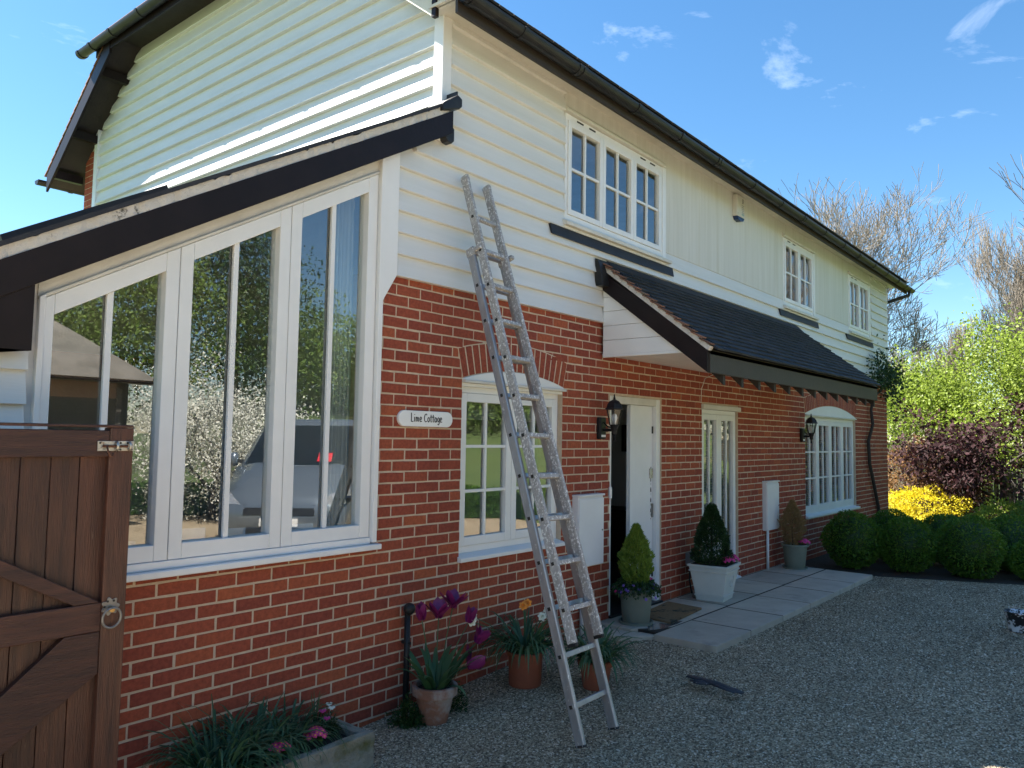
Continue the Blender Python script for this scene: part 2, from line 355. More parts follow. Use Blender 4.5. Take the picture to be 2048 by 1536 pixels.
def npmesh(name, verts, faces, mat, parent=None, kind=None, smooth=False):
    o_ = np.array(origin(parent)) if parent is not None else np.zeros(3)
    me = bpy.data.meshes.new(name)
    verts = np.asarray(verts, np.float32)-o_.astype(np.float32); faces = np.asarray(faces, np.int32)
    nv, nf, k = len(verts), len(faces), faces.shape[1]
    me.vertices.add(nv); me.vertices.foreach_set('co', verts.ravel())
    me.loops.add(nf*k); me.loops.foreach_set('vertex_index', faces.ravel())
    me.polygons.add(nf); me.polygons.foreach_set('loop_start', np.arange(0, nf*k, k, dtype=np.int32))
    if smooth: me.polygons.foreach_set('use_smooth', np.ones(nf, bool))
    me.update(calc_edges=True); me.validate()
    me.materials.append(MATS[mat])
    o = bpy.data.objects.new(name, me); _link(o, parent)
    if kind: o['kind'] = kind
    return o
def tag(o, label, cat, group=None):
    o['label'] = label; o['category'] = cat
    if group: o['group'] = group
    return o
def thing(name, label, cat, loc=(0, 0, 0), group=None):
    o = bpy.data.objects.new(name, None); o.location = loc; o.empty_display_size = .1; col.objects.link(o)
    return tag(o, label, cat, group)
def struct(o): o['kind'] = 'structure'; return o
def unit(n):
    d = rng.normal(size=(n, 3)); return d/np.linalg.norm(d, axis=1)[:, None]
def leaves(name, P, size, mat, parent, axis=None, aspect=.5, jitter=.8, kind=None):
    """leaf-sized rhombic faces, one per point; axis biases the leaf direction"""
    P = np.asarray(P, float); n = len(P); a = unit(n)
    if axis is not None:
        a = np.asarray(axis, float)+a*jitter; a /= np.linalg.norm(a, axis=1)[:, None]
    b = np.cross(a, unit(n)); b /= np.linalg.norm(b, axis=1)[:, None]+1e-9
    s = (size*(.6+.8*rng.random(n)))[:, None]; wd = s*aspect
    nn = np.cross(a, b)
    V = np.stack([P, P+a*s*.5+b*wd*.5+nn*s*.06, P+a*s, P+a*s*.5-b*wd*.5+nn*s*.06], 1).reshape(-1, 3)
    return npmesh(name, V, np.arange(4*n).reshape(-1, 4), mat, parent, kind)
def shell(n, c, r, lo=.8, lump=.12, flat=None):
    d = unit(n); c = np.array(c, float); r = np.array(r, float)
    ph = rng.random(6)*6.28
    k = 1+lump*(np.sin(d[:, 0]*5+ph[0])*np.sin(d[:, 1]*5+ph[1])+np.sin(d[:, 2]*6+ph[2])*.6)
    q = lo+(1-lo)*np.sqrt(rng.random(n))
    return c+d*r*(k*q)[:, None], d
def grow(p, d, ln, rad, depth, seglist, tips, spread=.55, upb=.12, nb=(2, 3), wig=.18, taper=.68, lenk=.74, minr=.004, rs=random):
    p = Vector(p); d = Vector(d).normalized(); n = 3; r = rad
    for i in range(n):
        d = (d+Vector((rs.gauss(0, wig), rs.gauss(0, wig), rs.gauss(0, wig)+upb*.4))).normalized()
        q = p+d*ln/n; r1 = max(minr, r*(taper**(1/n)))
        seglist.append((p, q, r, r1, depth)); p = q; r = r1
        if depth > 0 and i < n-1 and rs.random() < .55:
            ax = d.orthogonal().normalized(); ax.rotate(Matrix.Rotation(rs.random()*6.28, 3, d))
            grow(p, (d+ax*spread*1.4+Vector((0, 0, upb))), ln*lenk*.8, r*.6, depth-1, seglist, tips, spread, upb, nb, wig, taper, lenk, minr, rs)
    if depth == 0: tips.append((p, d)); return
    k = rs.randint(*nb); a0 = rs.random()*6.28
    for j in range(k):
        ax = d.orthogonal().normalized(); ax.rotate(Matrix.Rotation(a0+j*6.28/k+rs.gauss(0, .3), 3, d))
        grow(p, (d+ax*spread*rs.uniform(.6, 1.3)+Vector((0, 0, upb))), ln*lenk*rs.uniform(.8, 1.15), r*(.75 if k < 3 else .65), depth-1, seglist, tips, spread, upb, nb, wig, taper, lenk, minr, rs)
def segmesh(name, segs, mat, parent, thick=1.0):
    A = np.array([s[0] for s in segs]); B = np.array([s[1] for s in segs])
    ra = np.array([s[2] for s in segs])*thick; rb = np.array([s[3] for s in segs])*thick
    d = B-A; d /= np.linalg.norm(d, axis=1)[:, None]+1e-9
    ref = np.where(np.abs(d[:, 2:3]) < .9, [[0, 0, 1.]], [[1., 0, 0]])
    u = np.cross(d, ref); u /= np.linalg.norm(u, axis=1)[:, None]; v = np.cross(u, d)
    k = 5; ring = []
    for P_, r_ in ((A, ra), (B+d*rb[:, None]*.5, rb)):
        for j in range(k):
            t = 2*math.pi*j/k; ring.append(P_+(u*math.cos(t)+v*math.sin(t))*r_[:, None])
    Vv = np.stack(ring, 1).reshape(-1, 3); n = len(segs)
    base = np.arange(n)[:, None]*2*k
    F = [base+np.array([[j, (j+1) % k, k+(j+1) % k, k+j]]) for j in range(k)]
    return npmesh(name, Vv, np.concatenate(F), mat, parent, smooth=True)
GZ = lambda x: -.05*min(max(0, 2.4-x), 7.4)

# ================================================================== ground
def sheet(name, poly, mat, dz):
    """polygon draped over the gentle slope of the drive (cut at x=-5 and x=2.4)"""
    def clip(pl, x, keep):
        out_ = []
        for i in range(len(pl)):
            a, b = pl[i], pl[(i+1) % len(pl)]
            ia, ib = (a[0] >= x) == keep or a[0] == x, (b[0] >= x) == keep or b[0] == x
            if ia: out_.append(a)
            if ia != ib:
                t = (x-a[0])/(b[0]-a[0]); out_.append((x, a[1]+t*(b[1]-a[1])))
        return out_
    mb = MB()
    for lo, hi in ((-1e4, -5), (-5, 2.4), (2.4, 1e4)):
        q = clip(clip(poly, lo, True), hi, False)
        if len(q) > 2: mb.add([(x, y, GZ(x)+dz) for x, y in q], [tuple(range(len(q)))])
    return struct(mb.build(name, mat))
sheet('ground', [(-600, -600), (600, -600), (600, 600), (-600, 600)], 'grass_ground', -.02)
sheet('gravel_drive', [(-14, -13), (3.2, -13), (9.2, -6.4), (8.2, -3.4), (7.12, -.95), (7.12, .25), (-14, .25)], 'gravel', 0)
sheet('flower_bed', [(7.12, .25), (7.12, -.95), (8.2, -3.4), (10.6, -3.2), (10.6, .0), (15.5, .0), (15.5, .25)], 'bed_soil', -.008)
# loose stones on the drive near the camera's view
def pebbles():
    N = 120000
    x = rng.uniform(-1.2, 7.3, N*2); y = rng.uniform(-4.2, -.02, N*2)
    dx, dy = x-CAM.x, y-CAM.y
    dep = dx*fw.x+dy*fw.y; lat = (dx*rt.x+dy*rt.y)/np.maximum(dep, .1)
    ok = (lat > -.75) & (lat < .74) & (dep > 1.5) & (rng.random(N*2) < np.clip(9.0/dep**1.5, .12, 1))
    ok &= ~((x > 2.3) & (x < 7.0) & (y > -1.2))
    ok &= x < 7.1-np.minimum(0, y+.95)*.44
    x, y = x[ok][:N], y[ok][:N]; n = len(x)
    s = rng.uniform(.004, .0095, n)*np.clip((x+6)/8, .75, 1.3)
    z = -.05*np.clip(2.4-x, 0, 7.4)+s*.15
    base = np.array([(1,0,0),(-.5,.87,0),(-.5,-.87,0),(0.1,0,.7),(0,0,-.5)])
    ang = rng.random(n)*6.28; ca, sa = np.cos(ang), np.sin(ang)
    ex = rng.uniform(.7, 1.4, n)
    B = base[None]*np.stack([s*ex, s/ex, s*rng.uniform(.6, 1.1, n)], 1)[:, None, :]
    X = B[..., 0]*ca[:, None]-B[..., 1]*sa[:, None]+x[:, None]; Y = B[..., 0]*sa[:, None]+B[..., 1]*ca[:, None]+y[:, None]
    Z = B[..., 2]+z[:, None]+B[..., 0]*rng.normal(0, .3, (n, 1))
    Vv = np.stack([X, Y, Z], -1).reshape(-1, 3)
    fc = np.array([(0,1,3),(1,2,3),(2,0,3)])
    Fc = (np.arange(n)[:, None, None]*5+fc[None]).reshape(-1, 3)
    o = npmesh('loose_gravel', Vv, Fc, 'pebble', kind='stuff')
    tag(o, 'small loose tan and grey stones covering the gravel drive', 'gravel')
pebbles()

# ================================================================== cottage
H = thing('cottage', 'red brick and white weatherboarded cottage with black gutters and lean-to', 'house', (0, 0, 0))
B, C = .225, .075
Z0 = .95
# ---- brick wall: openings (x0,x1,z0,z1)
OPEN = [(.56, 1.838, .80, 2.15), (2.611, 3.614, -.3, 2.133), (4.555, 5.565, -.3, 2.133), (7.98, 10.53, .595, 2.14)]
ARCH = [(.56, 1.838, 2.155, .085, .222), (7.98, 10.53, 2.143, .148, .225)]
XR = 12.63; ZT = 2.83
wm = MB()
xs = sorted({-2.95, -.27, XR}.union(*[{o[0], o[1]} for o in OPEN]))
for a, b in zip(xs[:-1], xs[1:]):
    xc = (a+b)/2
    zt = 1.012 if xc < -.27 else 2.82
    spans = [(-.4, zt)]
    for o in OPEN:
        if o[0] < xc < o[1]:
            spans = [(-.4, o[2]), (o[3], zt)]
    for z0, z1 in spans:
        if z1 > z0: wm.box(a, b, .004, .27, z0, z1)
wall = wm.build('brick_wall', 'mortar', H)
def arch_geo(x0, x1, zs, rise, th):
    c = (x1-x0)/2; Rr = (c*c+rise*rise)/(2*rise); cx = (x0+x1)/2; cz = zs+rise-Rr
    return cx, cz, Rr, math.asin(c/Rr)
bricks = []     # (x0,x1,z0,z1)
def cut(spans, a, b):
    r_ = []
    for s, e in spans:
        if b <= s or a >= e: r_.append((s, e)); continue
        if a > s: r_.append((s, a))
        if b < e: r_.append((b, e))
    return r_
for v in range(-17, 26):
    z0 = Z0+v*C+.005; z1 = Z0+(v+1)*C-.005; zm = (z0+z1)/2
    if z0 > ZT: break
    spans = [(-2.95, XR)]
    if zm > 1.02: spans = cut(spans, -9, -.27 if zm < 2.62 else -.27+(zm-2.62)*.65)
    for o in OPEN:
        if o[2]-.02 < zm < o[3]: spans = cut(spans, o[0], o[1])
    for A in ARCH:
        cx, cz, Rr, th = arch_geo(*A)
        Ro = Rr+A[4]-.02
        if A[2]-.035 < zm < cz+Ro:
            hw = math.sqrt(max(0, Ro*Ro-(zm-cz)**2)); hw = min(hw, math.tan(th)*(zm-cz) if zm < cz+Ro*math.cos(th) else hw)
            spans = cut(spans, cx-hw, cx+hw)
    off = 0 if v % 2 == 0 else .5
    for s, e in spans:
        k = math.floor(s/B-off)-1
        while (k+off)*B < e:
            a, b = max(s, (k+off)*B+.005), min(e, (k+1+off)*B-.005)
            if a == s and s > -2.9: a = s+.001
            if b-a > .025: bricks.append((a, b, z0, min(z1, ZT)))
            k += 1
def brick_verts(rs):
    """215 x 65 face, chamfered arrises, front at y=0, slightly uneven"""
    hx, hz, c, d = .1070, .0320, .004, .05
    j = lambda a: rs.uniform(-a, a)
    def ring(k, y, jj):
        return [(-hx+k+j(jj), y+j(.001), -hz+k+j(jj)), (j(.03), y+j(.001), -hz+k*.8+j(jj)), (hx-k+j(jj), y+j(.001), -hz+k+j(jj)), (hx-k+j(jj), y+j(.001), hz-k+j(jj)), (j(.03), y+j(.001), hz-k*.8+j(jj)), (-hx+k+j(jj), y+j(.001), hz-k+j(jj))]
    fr = ring(c, 0, .0022); md = ring(0, c, .0016); bk = [(x, d, z) for x, _, z in md]
    fs = [tuple(range(6))]
    for k in (0, 6):
        for i in range(6): fs.append((k+i, k+6+i, k+6+(i+1) % 6, k+(i+1) % 6))
    return fr+md+bk, fs
rsb = random.Random(3)
variants = []
for i in range(8):
    vs_, fs_ = brick_verts(rsb); me = bpy.data.meshes.new('brick'); me.from_pydata(vs_, [], fs_); me.update(); me.materials.append(MATS['brick']); variants.append((me, vs_, fs_))
def seen(b):
    p = Vector(((b[0]+b[1])/2, 0, (b[2]+b[3])/2))-CAM
    d = p.dot(fw)
    if d < .1: return 0
    x = p.dot(r2)/d*F_PX; y = p.dot(u2)/d*F_PX
    if abs(x) > 1040 or abs(y) > 790: return 0
    if x < -800 and b[2] < 1.72 and b[0] < -2.05: return 0
    return (b[1]-b[0])*(b[3]-b[2])/d**2
bricks.sort(key=seen, reverse=True)
rest = MB()
for i, (a, b, z0, z1) in enumerate(bricks):
    me, vs_, fs_ = variants[rsb.randrange(8)]
    sx = (b-a)/.215; sz = (z1-z0)/.065; cx, cz = (a+b)/2, (z0+z1)/2
    rz = rsb.gauss(0, .004)
    if i < 232:
        o = bpy.data.objects.new('brick', me); o.location = (cx, rsb.uniform(-.002, .002), cz); o.scale = (sx, 1, sz); o.rotation_euler = (0, rz, 0); _link(o, wall)
    else:
        dy = rsb.uniform(-.002, .002)
        rest.add([(cx+x*sx, y+dy, cz+z*sz) for x, y, z in vs_], fs_)
rest.build('brickwork', 'brick', wall, kind='stuff')
# arches of tapered bricks
for A in ARCH:
    cx, cz, Rr, th = arch_geo(*A); n = round(2*th*(Rr+A[4]/2)/.0745)
    for k in range(n):
        t0 = -th+2*th*k/n; t1 = -th+2*th*(k+1)/n; g = .0060/Rr; t0 += g; t1 -= g
        c_ = .003
        P = lambda t, r_, y: (cx+math.sin(t)*r_, y, cz+math.cos(t)*r_)
        ri, ro = Rr+.004, Rr+A[4]
        if k % 1 == 0:
            mb = MB(); e = .003/Rr; yf = -.004+rsb.uniform(-.001, .001)
            vs_ = [P(t0+e, ri+c_, yf), P(t1-e, ri+c_, yf), P(t1-e, ro-c_, yf), P(t0+e, ro-c_, yf), P(t0, ri, .0), P(t1, ri, .0), P(t1, ro, .0), P(t0, ro, .0), P(t0, ri, .09), P(t1, ri, .09), P(t1, ro, .05), P(t0, ro, .05)]
            fs_ = [(0,1,2,3)]
            for q in (0, 4):
                for i in range(4): fs_.append((q+i, q+4+i, q+4+(i+1) % 4, q+(i+1) % 4))
            mb.add(vs_, fs_)
            # own origin so the piece gets its own tint
            mb.build('arch_brick', 'brick', wall, loc=P((t0+t1)/2, (ri+ro)/2, 0))
    # mortar bed behind the ring
    mb = MB(); m_ = 24; pl = []
    for i in range(m_+1):
        t = -th+2*th*i/m_; pl.append((cx+math.sin(t)*(Rr+.002), cz+math.cos(t)*(Rr+.002)))
    for i in range(m_+1):
        t = th-2*th*i/m_; pl.append((cx+math.sin(t)*(Rr+A[4]+.008), cz+math.cos(t)*(Rr+A[4]+.008)))
    mb.prism(pl, 1, -.001, .05); mb.build('arch_joint', 'mortar', wall)
# brick return and far end walls
mb = MB(); mb.box(XR-.27, XR-.002, .275, 6.25, -.4, 4.9); mb.build('end_wall', 'mortar', H)
mb = MB(); mb.box(.30, XR-.28, 6.0, 6.25, -.4, 4.85); mb.build('back_wall', 'brick', H)
# brick face of the end wall's front corner (quoin seen edge on)
mb = MB()
for v in range(-17, 25):
    z0 = Z0+v*C+.005; z1 = z0+.065; y = .055 if v % 2 else .12
    mb.box(XR-.012, XR+.002, .055 if v % 2 else .06, .055+y, z0, z1)
mb.build('corner_brick', 'brick', wall, kind='stuff')

# ---- weatherboards, front
G = .151
clad = MB().box(-.15, XR+.01, -.004, .004, 2.83, 3.7)
clad.box(1.79, 11.49, -.012, .004, 3.7, 4.62).box(.30, 1.79, -.004, .004, 3.7, 4.98).box(11.49, XR+.01, -.004, .004, 3.7, 4.98)
# rendered panel is cut around the three upper windows
clad = MB()
WIN = [(1.80, 3.56, 3.63, 4.63), (7.07, 8.32, 3.63, 4.63), (10.13, 11.38, 3.63, 4.63)]
xs = [1.79]+[q for w_ in WIN for q in w_[:2]]+[11.49]
clad.box(-.15, XR, .0, .02, 2.80, 3.62)
clad.box(.30, 1.79, .0, .02, 3.62, 5.0).box(11.49, XR, .0, .02, 3.62, 5.0)
fc = clad.build('front_cladding', 'board_paint', H)
rn = MB()
for a, b in zip(xs[:-1], xs[1:]):
    if any(abs(a-w_[0]) < .001 for w_ in WIN):
        rn.box(a, b, -.02, .02, 4.63, 5.0)
    else: rn.box(a, b, -.02, .02, 3.705, 5.0)
rn.build('rendered_panel', 'render_white', H)
def wboard(x0, x1, z, h=G, t0=.046, t1=.006, lap=.02, y=0.0):
    mb = MB(); mb.prism([(y-t0, z), (y-t0+.004, z-.003), (y-.002, z-.003), (y-.002, z+h+lap), (y-t1, z+h+lap)], 0, x0, x1)
    return mb
for k in range(15):
    z = 2.80+k*G
    if k < 6:
        zz = z
        xl = -.155
        if k == 5: # board under the windows: cut round window sills
            wboard(xl, XR+.012, z).build('weatherboard', 'board_paint', fc)
        else: wboard(xl, XR+.012, z).build('weatherboard', 'board_paint', fc)
    else:
        xl = {6: .0, 7: .2}.get(k, .335)
        wboard(xl, 1.787, z).build('weatherboard', 'board_paint', fc)
        wboard(11.50, XR+.012, z).build('weatherboard', 'board_paint', fc)
# lead aprons under the upper windows
for a, b in ((1.58, 3.775), (6.9, 8.5), (9.96, 11.56)):
    MB().prism([(-.054, 3.46), (-.044, 3.46), (-.010, 3.56), (-.036, 3.56)], 0, a, b).build('lead_apron', 'lead', fc)
# corner board
MB().box(.244, .335, -.036, .062, 4.03, 4.98).build('corner_board', 'frame_white', H, bevel=.004)
MB().box(XR-.02, XR+.03, -.03, .05, 2.80, 4.95).build('corner_board', 'frame_white', H, bevel=.004)
# ---- gable wall (faces -x) above the lean-to
XG = .30
gw = MB(); S = .79
def zu(y): return 6.02-S*(y-5.02) if y > 3.15 else 6.02-S*((6.3-y)-5.02)     # underside of the roof slopes
gw.prism([(.02, 2.6), (6.25, 2.6), (6.25, zu(6.25)), (4.86, 6.15), (1.44, 6.15), (.02, zu(.02))], 0, XG, XG+.25)
gwall = gw.build('gable_wall', 'board_paint', H)
for k in range(16):
    z = 3.85+k*G
    if z > 6.1: break
    zt = min(z+G+.02, 6.14)
    y1 = 5.84 if z < 5.2 else min(5.84, 5.02-(z+.10-6.02)/S+.02); y0 = .06
    if z > 5.0: y0 = max(.06, 6.3-(5.02-(z+.06-6.02)/S))
    mb = MB(); mb.prism([(XG-.050, z), (XG-.046, z-.003), (XG-.002, z-.003), (XG-.002, zt), (XG-.006, zt)], 1, y0, y1)
    mb.build('weatherboard', 'board_paint', gwall)
MB().box(XG-.054, XG+.0, 5.84, 5.93, 3.5, 5.38).build('corner_board', 'frame_white', H, bevel=.003)
pier = MB().box(XG-.008, XG+.25, 5.93, 6.27, 2.6, 5.2).build('brick_pier', 'mortar', H)
for v in range(34):
    z = 2.62+v*C; y = 5.935
    for wd_ in ((.215, .10) if v % 2 else (.10, .215)):
        MB().box(XG-.013, XG+.05, y, y+wd_, z, z+.065).build('brick', 'brick', pier); y += wd_+.01
# ---- main roof
rf = MB(); T = .13; XV = -.02; XE = 12.95
def slope_poly(sign, off):
    f = lambda y: y if sign > 0 else 6.3-y
    ys = (6.53, 4.95, 3.15)
    return [(f(y), zu(f(y))+off) for y in ys]
for sg in (1, -1):
    f = (lambda y: y) if sg > 0 else (lambda y: 6.3-y)
    E_ = 6.60
    q = [(XV, f(E_), zu(6.60)), (XE, f(E_), zu(6.60)), (XE, 3.15, zu(3.1501)), (1.25, 3.15, zu(3.1501)), (XV, f(5.0), zu(5.0))]
    n = len(q); top = [(a, b, c+T) for a, b, c in q]
    fs = [tuple(range(n)), tuple(range(2*n-1, n-1, -1))]+[(i, n+i, n+(i+1) % n, (i+1) % n) for i in range(n)]
    if sg < 0: fs = [t[::-1] for t in fs]
    rf.add(q+top, fs)
roof = rf.build('roof', 'dark_wood', H)
# half hip
hp = MB(); zb = 6.10
q = [(-.07, .92, zb-.0), (-.07, 5.38, zb-.0), (1.30, 3.15, 7.55)]
hp.add(q+[(a, b, c+.12) for a, b, c in q], [(0,1,2),(5,4,3),(0,3,4,1),(1,4,5,2),(2,5,3,0)])
hp.build('half_hip', 'clay_tile', roof)
MB().box(-.03, XG, 1.2, 5.1, zb+.02, zb+.05).build('hip_soffit', 'dark_wood', roof)
# tiles along the verge and eaves
for i in range(17):
    y = 6.62-i*.1; z = zu(y)+T
    if y < 4.98: break
    d = Vector((0, -1, S)).normalized(); nv = Vector((0, S, 1)).normalized()
    p = Vector((XV+.06, y, z-.005)); MB().bar(p-d*.02+nv*.012, p+d*.12-nv*.002, .17, .016, nv).build('verge_tile', 'clay_tile', roof)
for i in range(78):
    x = XV+.09+i*.166
    p = Vector((x, -.30, zu(-.30)+T+.01)); d = Vector((0, 1, S)).normalized(); nv = Vector((0, -S, 1)).normalized()
    MB().bar(p-d*.08, p+d*.15, .160, .016, nv).build('eaves_tile', 'slate_tile', roof)
# plain tiles over the front slope
ft = MB(); d = Vector((0, 1, S)).normalized(); nv = Vector((0, -S, 1)).normalized(); rft = random.Random(4)
for r_ in range(44):
    for c_ in range(80):
        x = XV+.02+c_*.165+(0 if r_ % 2 else .0825)
        p = Vector((x, -.26, zu(-.26)+T))+d*(r_*.098+.05)+nv*(.012+rft.uniform(0, .003))
        if x > XE-.02 or p.y > 3.15 or x < max(XV, (p.y-1.3)*.69): continue
        a = d*.066; b = Vector((.080, 0, 0)); t0, t1 = nv*.010, nv*.001
        q = [p-a-b+t0, p-a+b+t0, p+a+b+t1, p+a-b+t1]; lo = [v-nv*.012 for v in q]
        ft.add(q+lo, [(0,1,2,3), (4,5,1,0), (5,6,2,1), (7,4,0,3)])
ft.build('roof_tiles', 'clay_tile', roof, kind='stuff')
# bargeboards, rear verge black, front verge pale
def barge(y0, y1, x, mat, dz, h=.2):
    mb = MB(); mb.prism([(y0, zu(y0)-h+dz), (y1, zu(y1)-h+dz), (y1, zu(y1)+.06), (y0, zu(y0)+.06)], 0, x-.028, x)
    return mb.build('bargeboard', mat, roof, bevel=.003)
barge(4.93, 6.55, XV+.0, 'black_paint', .05)
barge(-.02, 1.36, XV+.18, 'aged_white', .0, .25)
for y in (5.15, 5.85, 6.35): MB().box(XV, XG, y, y+.07, zu(y+.07)-.11, zu(y+.07)-.012).build('lookout', 'black_paint', roof)
# rear eaves gutter end
def gutter(name, a, b, rad, parent, brackets, mat='black_plastic', flatdir=None):
    """half-round gutter from a to b with clips"""
    a, b = Vector(a), Vector(b); d = (b-a).normalized(); sd_ = d.cross(Vector((0, 0, 1))).normalized(); k = 12
    def ring(p, r_, lo=0, hi=math.pi): return [p+sd_*math.cos(lo+(hi-lo)*i/k)*r_-Vector((0, 0, 1))*math.sin(lo+(hi-lo)*i/k)*r_ for i in range(k+1)]
    mb = MB()
    def seg(p, q, r_, th):
        vs_ = ring(p, r_)+ring(q, r_)+ring(p, r_-th)+ring(q, r_-th); n = k+1; fs = []
        for i in range(k):
            fs += [(i, i+1, n+i+1, n+i), (2*n+i, 3*n+i, 3*n+i+1, 2*n+i+1), (i, 2*n+i, 2*n+i+1, i+1), (n+i, n+i+1, 3*n+i+1, 3*n+i)]
        fs += [(0, n, 3*n, 2*n), (k, 2*n+k, 3*n+k, n+k)]
        return vs_, fs
    mb.add(*seg(a, b, rad, .004))
    for p in (a, b):
        vs_ = ring(p, rad)+[p+d*.004*(1 if p is b else -1)+x for x in [Vector((0, 0, 0))]]
        mb.add(ring(p, rad-.001), [tuple(range(k+1))])
    g = mb.build(name, mat, parent, smooth=False)
    for t in brackets:
        p = a+d*t
        mb2 = MB(); mb2.add(*seg(p-d*.022, p+d*.022, rad+.008, .007)); mb2.build('clip', mat, g)
    return g
ln = 13.12-(.16)
gutter('gutter', (.10, -.375, 4.775), (13.14, -.375, 4.745), .062, H, [.06, .62, 1.35, 1.41, 2.3, 3.15, 4.0, 4.06, 5.0, 5.9, 6.7, 6.76, 7.6, 8.5, 9.3, 9.36, 10.2, 11.0, 11.8, 12.4, 12.75])
gutter('gutter', (-.10, 5.58, 6.10), (-.10, .8, 6.10), .06, H, [.05, .35, .85, 1.5, 2.1, 2.8, 3.5, 4.2])
gutter('gutter', (-.10, 6.72, 4.83), (6, 6.72, 4.83), .06, H, [.4, 1.2])
MB().box(.10, 13.0, -.312, -.29, 4.66, 4.90).build('fascia', 'brown_board', H)
MB().box(-.04, -.02, 1.0, 5.3, 5.99, 6.16).build('fascia', 'black_paint', H)
MB().box(.12, 12.98, -.288, .0, 4.80, 4.82).build('soffit', 'aged_white', H)
MB().box(.13, .165, -.062, -.022, 4.735, 4.93).build('eaves_box_end', 'black_paint', H)
MB().box(.148, .156, -.29, -.062, 4.80, 5.0).build('eaves_box_panel', 'aged_white', H)
MB().tube([(12.93, -.375, 4.70), (12.93, -.36, 4.62), (12.80, -.10, 4.52), (12.74, .05, 4.47), (12.70, .12, 4.3), (12.70, .12, .1)], .034, 10).build('downpipe', 'black_plastic', H, smooth=True)

# ---- lean-to
SL = .58
def zl(x): return 3.907+SL*(x-.295)        # lower edge of its bargeboard
lr = MB()
lr.add([(.30, -.14, zl(.30)+.225), (-3.15, -.14, zl(-3.15)+.225), (-3.15, 5.7, zl(-3.15)+.225), (.30, 5.7, zl(.30)+.225),
        (.30, -.14, zl(.30)+.25), (-3.15, -.14, zl(-3.15)+.25), (-3.15, 5.7, zl(-3.15)+.25), (.30, 5.7, zl(.30)+.25)],
       [(0,1,2,3),(7,6,5,4),(0,4,5,1),(1,5,6,2),(2,6,7,3),(3,7,4,0)])
lroof = lr.build('lean_to_roof', 'slate_tile', H)
MB().add([(.275, -.125, zl(.275)), (-3.15, -.125, zl(-3.15)), (-3.15, -.125, zl(-3.15)+.168), (.275, -.125, zl(.275)+.168),
          (.275, -.095, zl(.275)), (-3.15, -.095, zl(-3.15)), (-3.15, -.095, zl(-3.15)+.168), (.275, -.095, zl(.275)+.168)],
         [(0,3,2,1),(4,5,6,7),(0,1,5,4),(1,2,6,5),(2,3,7,6),(3,0,4,7)]).build('bargeboard', 'black_paint', lroof, bevel=.003)
# crumbling verge mortar with uneven edges
vm = MB(); n = 130; rv = random.Random(5); pts = []
for i in range(n+1):
    x = .24-3.39*i/n; pts.append((x, zl(x)+.166, zl(x)+.232+rv.gauss(0, .004)-(.012 if rv.random() < .18 else 0), -.118+rv.uniform(-.006, .006)))
for i in range(n):
    (x0, a0, b0, y0), (x1, a1, b1, y1) = pts[i], pts[i+1]
    vm.add([(x0, y0, a0), (x1, y1, a1), (x1, y1-.006, b1), (x0, y0-.006, b0), (x0, .1, b0+.002), (x1, .1, b1+.002)], [(0,1,2,3)[::-1], (3,2,5,4)[::-1]])
vm.build('verge_mortar', 'verge_mortar', lroof)
for i in range(21):
    x = .22-i*.165; z = zl(x)+.232
    MB().bar((x, -.09, z+.006), (x-.172, -.09, z+.006-.172*SL), .08, .012, (-SL, 0, 1)).build('verge_tile', 'slate_tile', lroof)
MB().prism([(.14, zl(.14)+.20), (.31, zl(.275)+.185), (.335, zl(.275)+.21), (.335, zl(.275)+.265), (.29, zl(.275)+.285), (.14, zl(.14)+.255)], 1, -.155, .03).build('ridge_cap', 'black_plastic', lroof, bevel=.008)
MB().prism([(.22, zl(.25)-.02), (.30, zl(.275)+.06), (.315, zl(.275)+.05), (.315, zl(.275)-.04), (.29, zl(.275)-.065), (.25, zl(.275)-.06)], 1, -.10, -.035).build('bracket', 'black_plastic', lroof, bevel=.006)
MB().box(.29, .30, -.14, 5.8, zl(.3)+.24, zl(.3)+.30).build('lead_flashing', 'lead', lroof)
# roof light standing on the lean-to slope
x0, x1 = -.55, -1.72
rl = MB()
for dy0, dy1 in ((2.35, 3.5),):
    zz = lambda x: zl(x)+.25
    rl.add([(x0, dy0, zz(x0)), (x1, dy0, zz(x1)), (x1, dy1, zz(x1)), (x0, dy1, zz(x0)), (x0-.03, dy0, zz(x0)+.115), (x1-.05, dy0, zz(x1)+.115), (x1-.05, dy1, zz(x1)+.115), (x0-.03, dy1, zz(x0)+.115)],
           [(0,1,2,3),(7,6,5,4),(0,4,5,1),(1,5,6,2),(2,6,7,3),(3,7,4,0)])
rl.build('roof_light', 'lead', lroof)
# boxed eaves and boards left of the tall window
MB().prism([(-3.05, 2.07), (-2.36, 2.07), (-2.36, zl(-2.36)-.001), (-3.05, zl(-3.05)-.001)], 1, -.115, -.07).build('eaves_box', 'black_paint', lroof)
for k in range(8):
    z = 1.06+k*.155
    wboard(-3.0, -2.345, z, .155).build('weatherboard', 'board_paint', fc)
MB().box(-3.0, -2.31, .0, .1, .9, 2.45).build('lean_to_cladding', 'board_paint', H)
MB().prism([(0.0, -.4), (5.6, -.4), (5.6, 2.0), (0.0, 2.0)], 0, -3.1, -3.0).build('lean_to_end_wall', 'board_paint', H)
MB().prism([(-3.0, -.4), (.3, -.4), (.3, zl(.3)+.2), (-3.0, zl(-3.0)+.2)], 1, 5.5, 5.6).build('lean_to_back_wall', 'board_paint', H)
MB().box(-3.0, .3, .28, 5.5, .0, .02).build('lean_to_floor', 'hall_floor', H)
MB().box(.31, .34, .28, 5.5, .0, 2.6).build('room_wall', 'hall_grey', H)
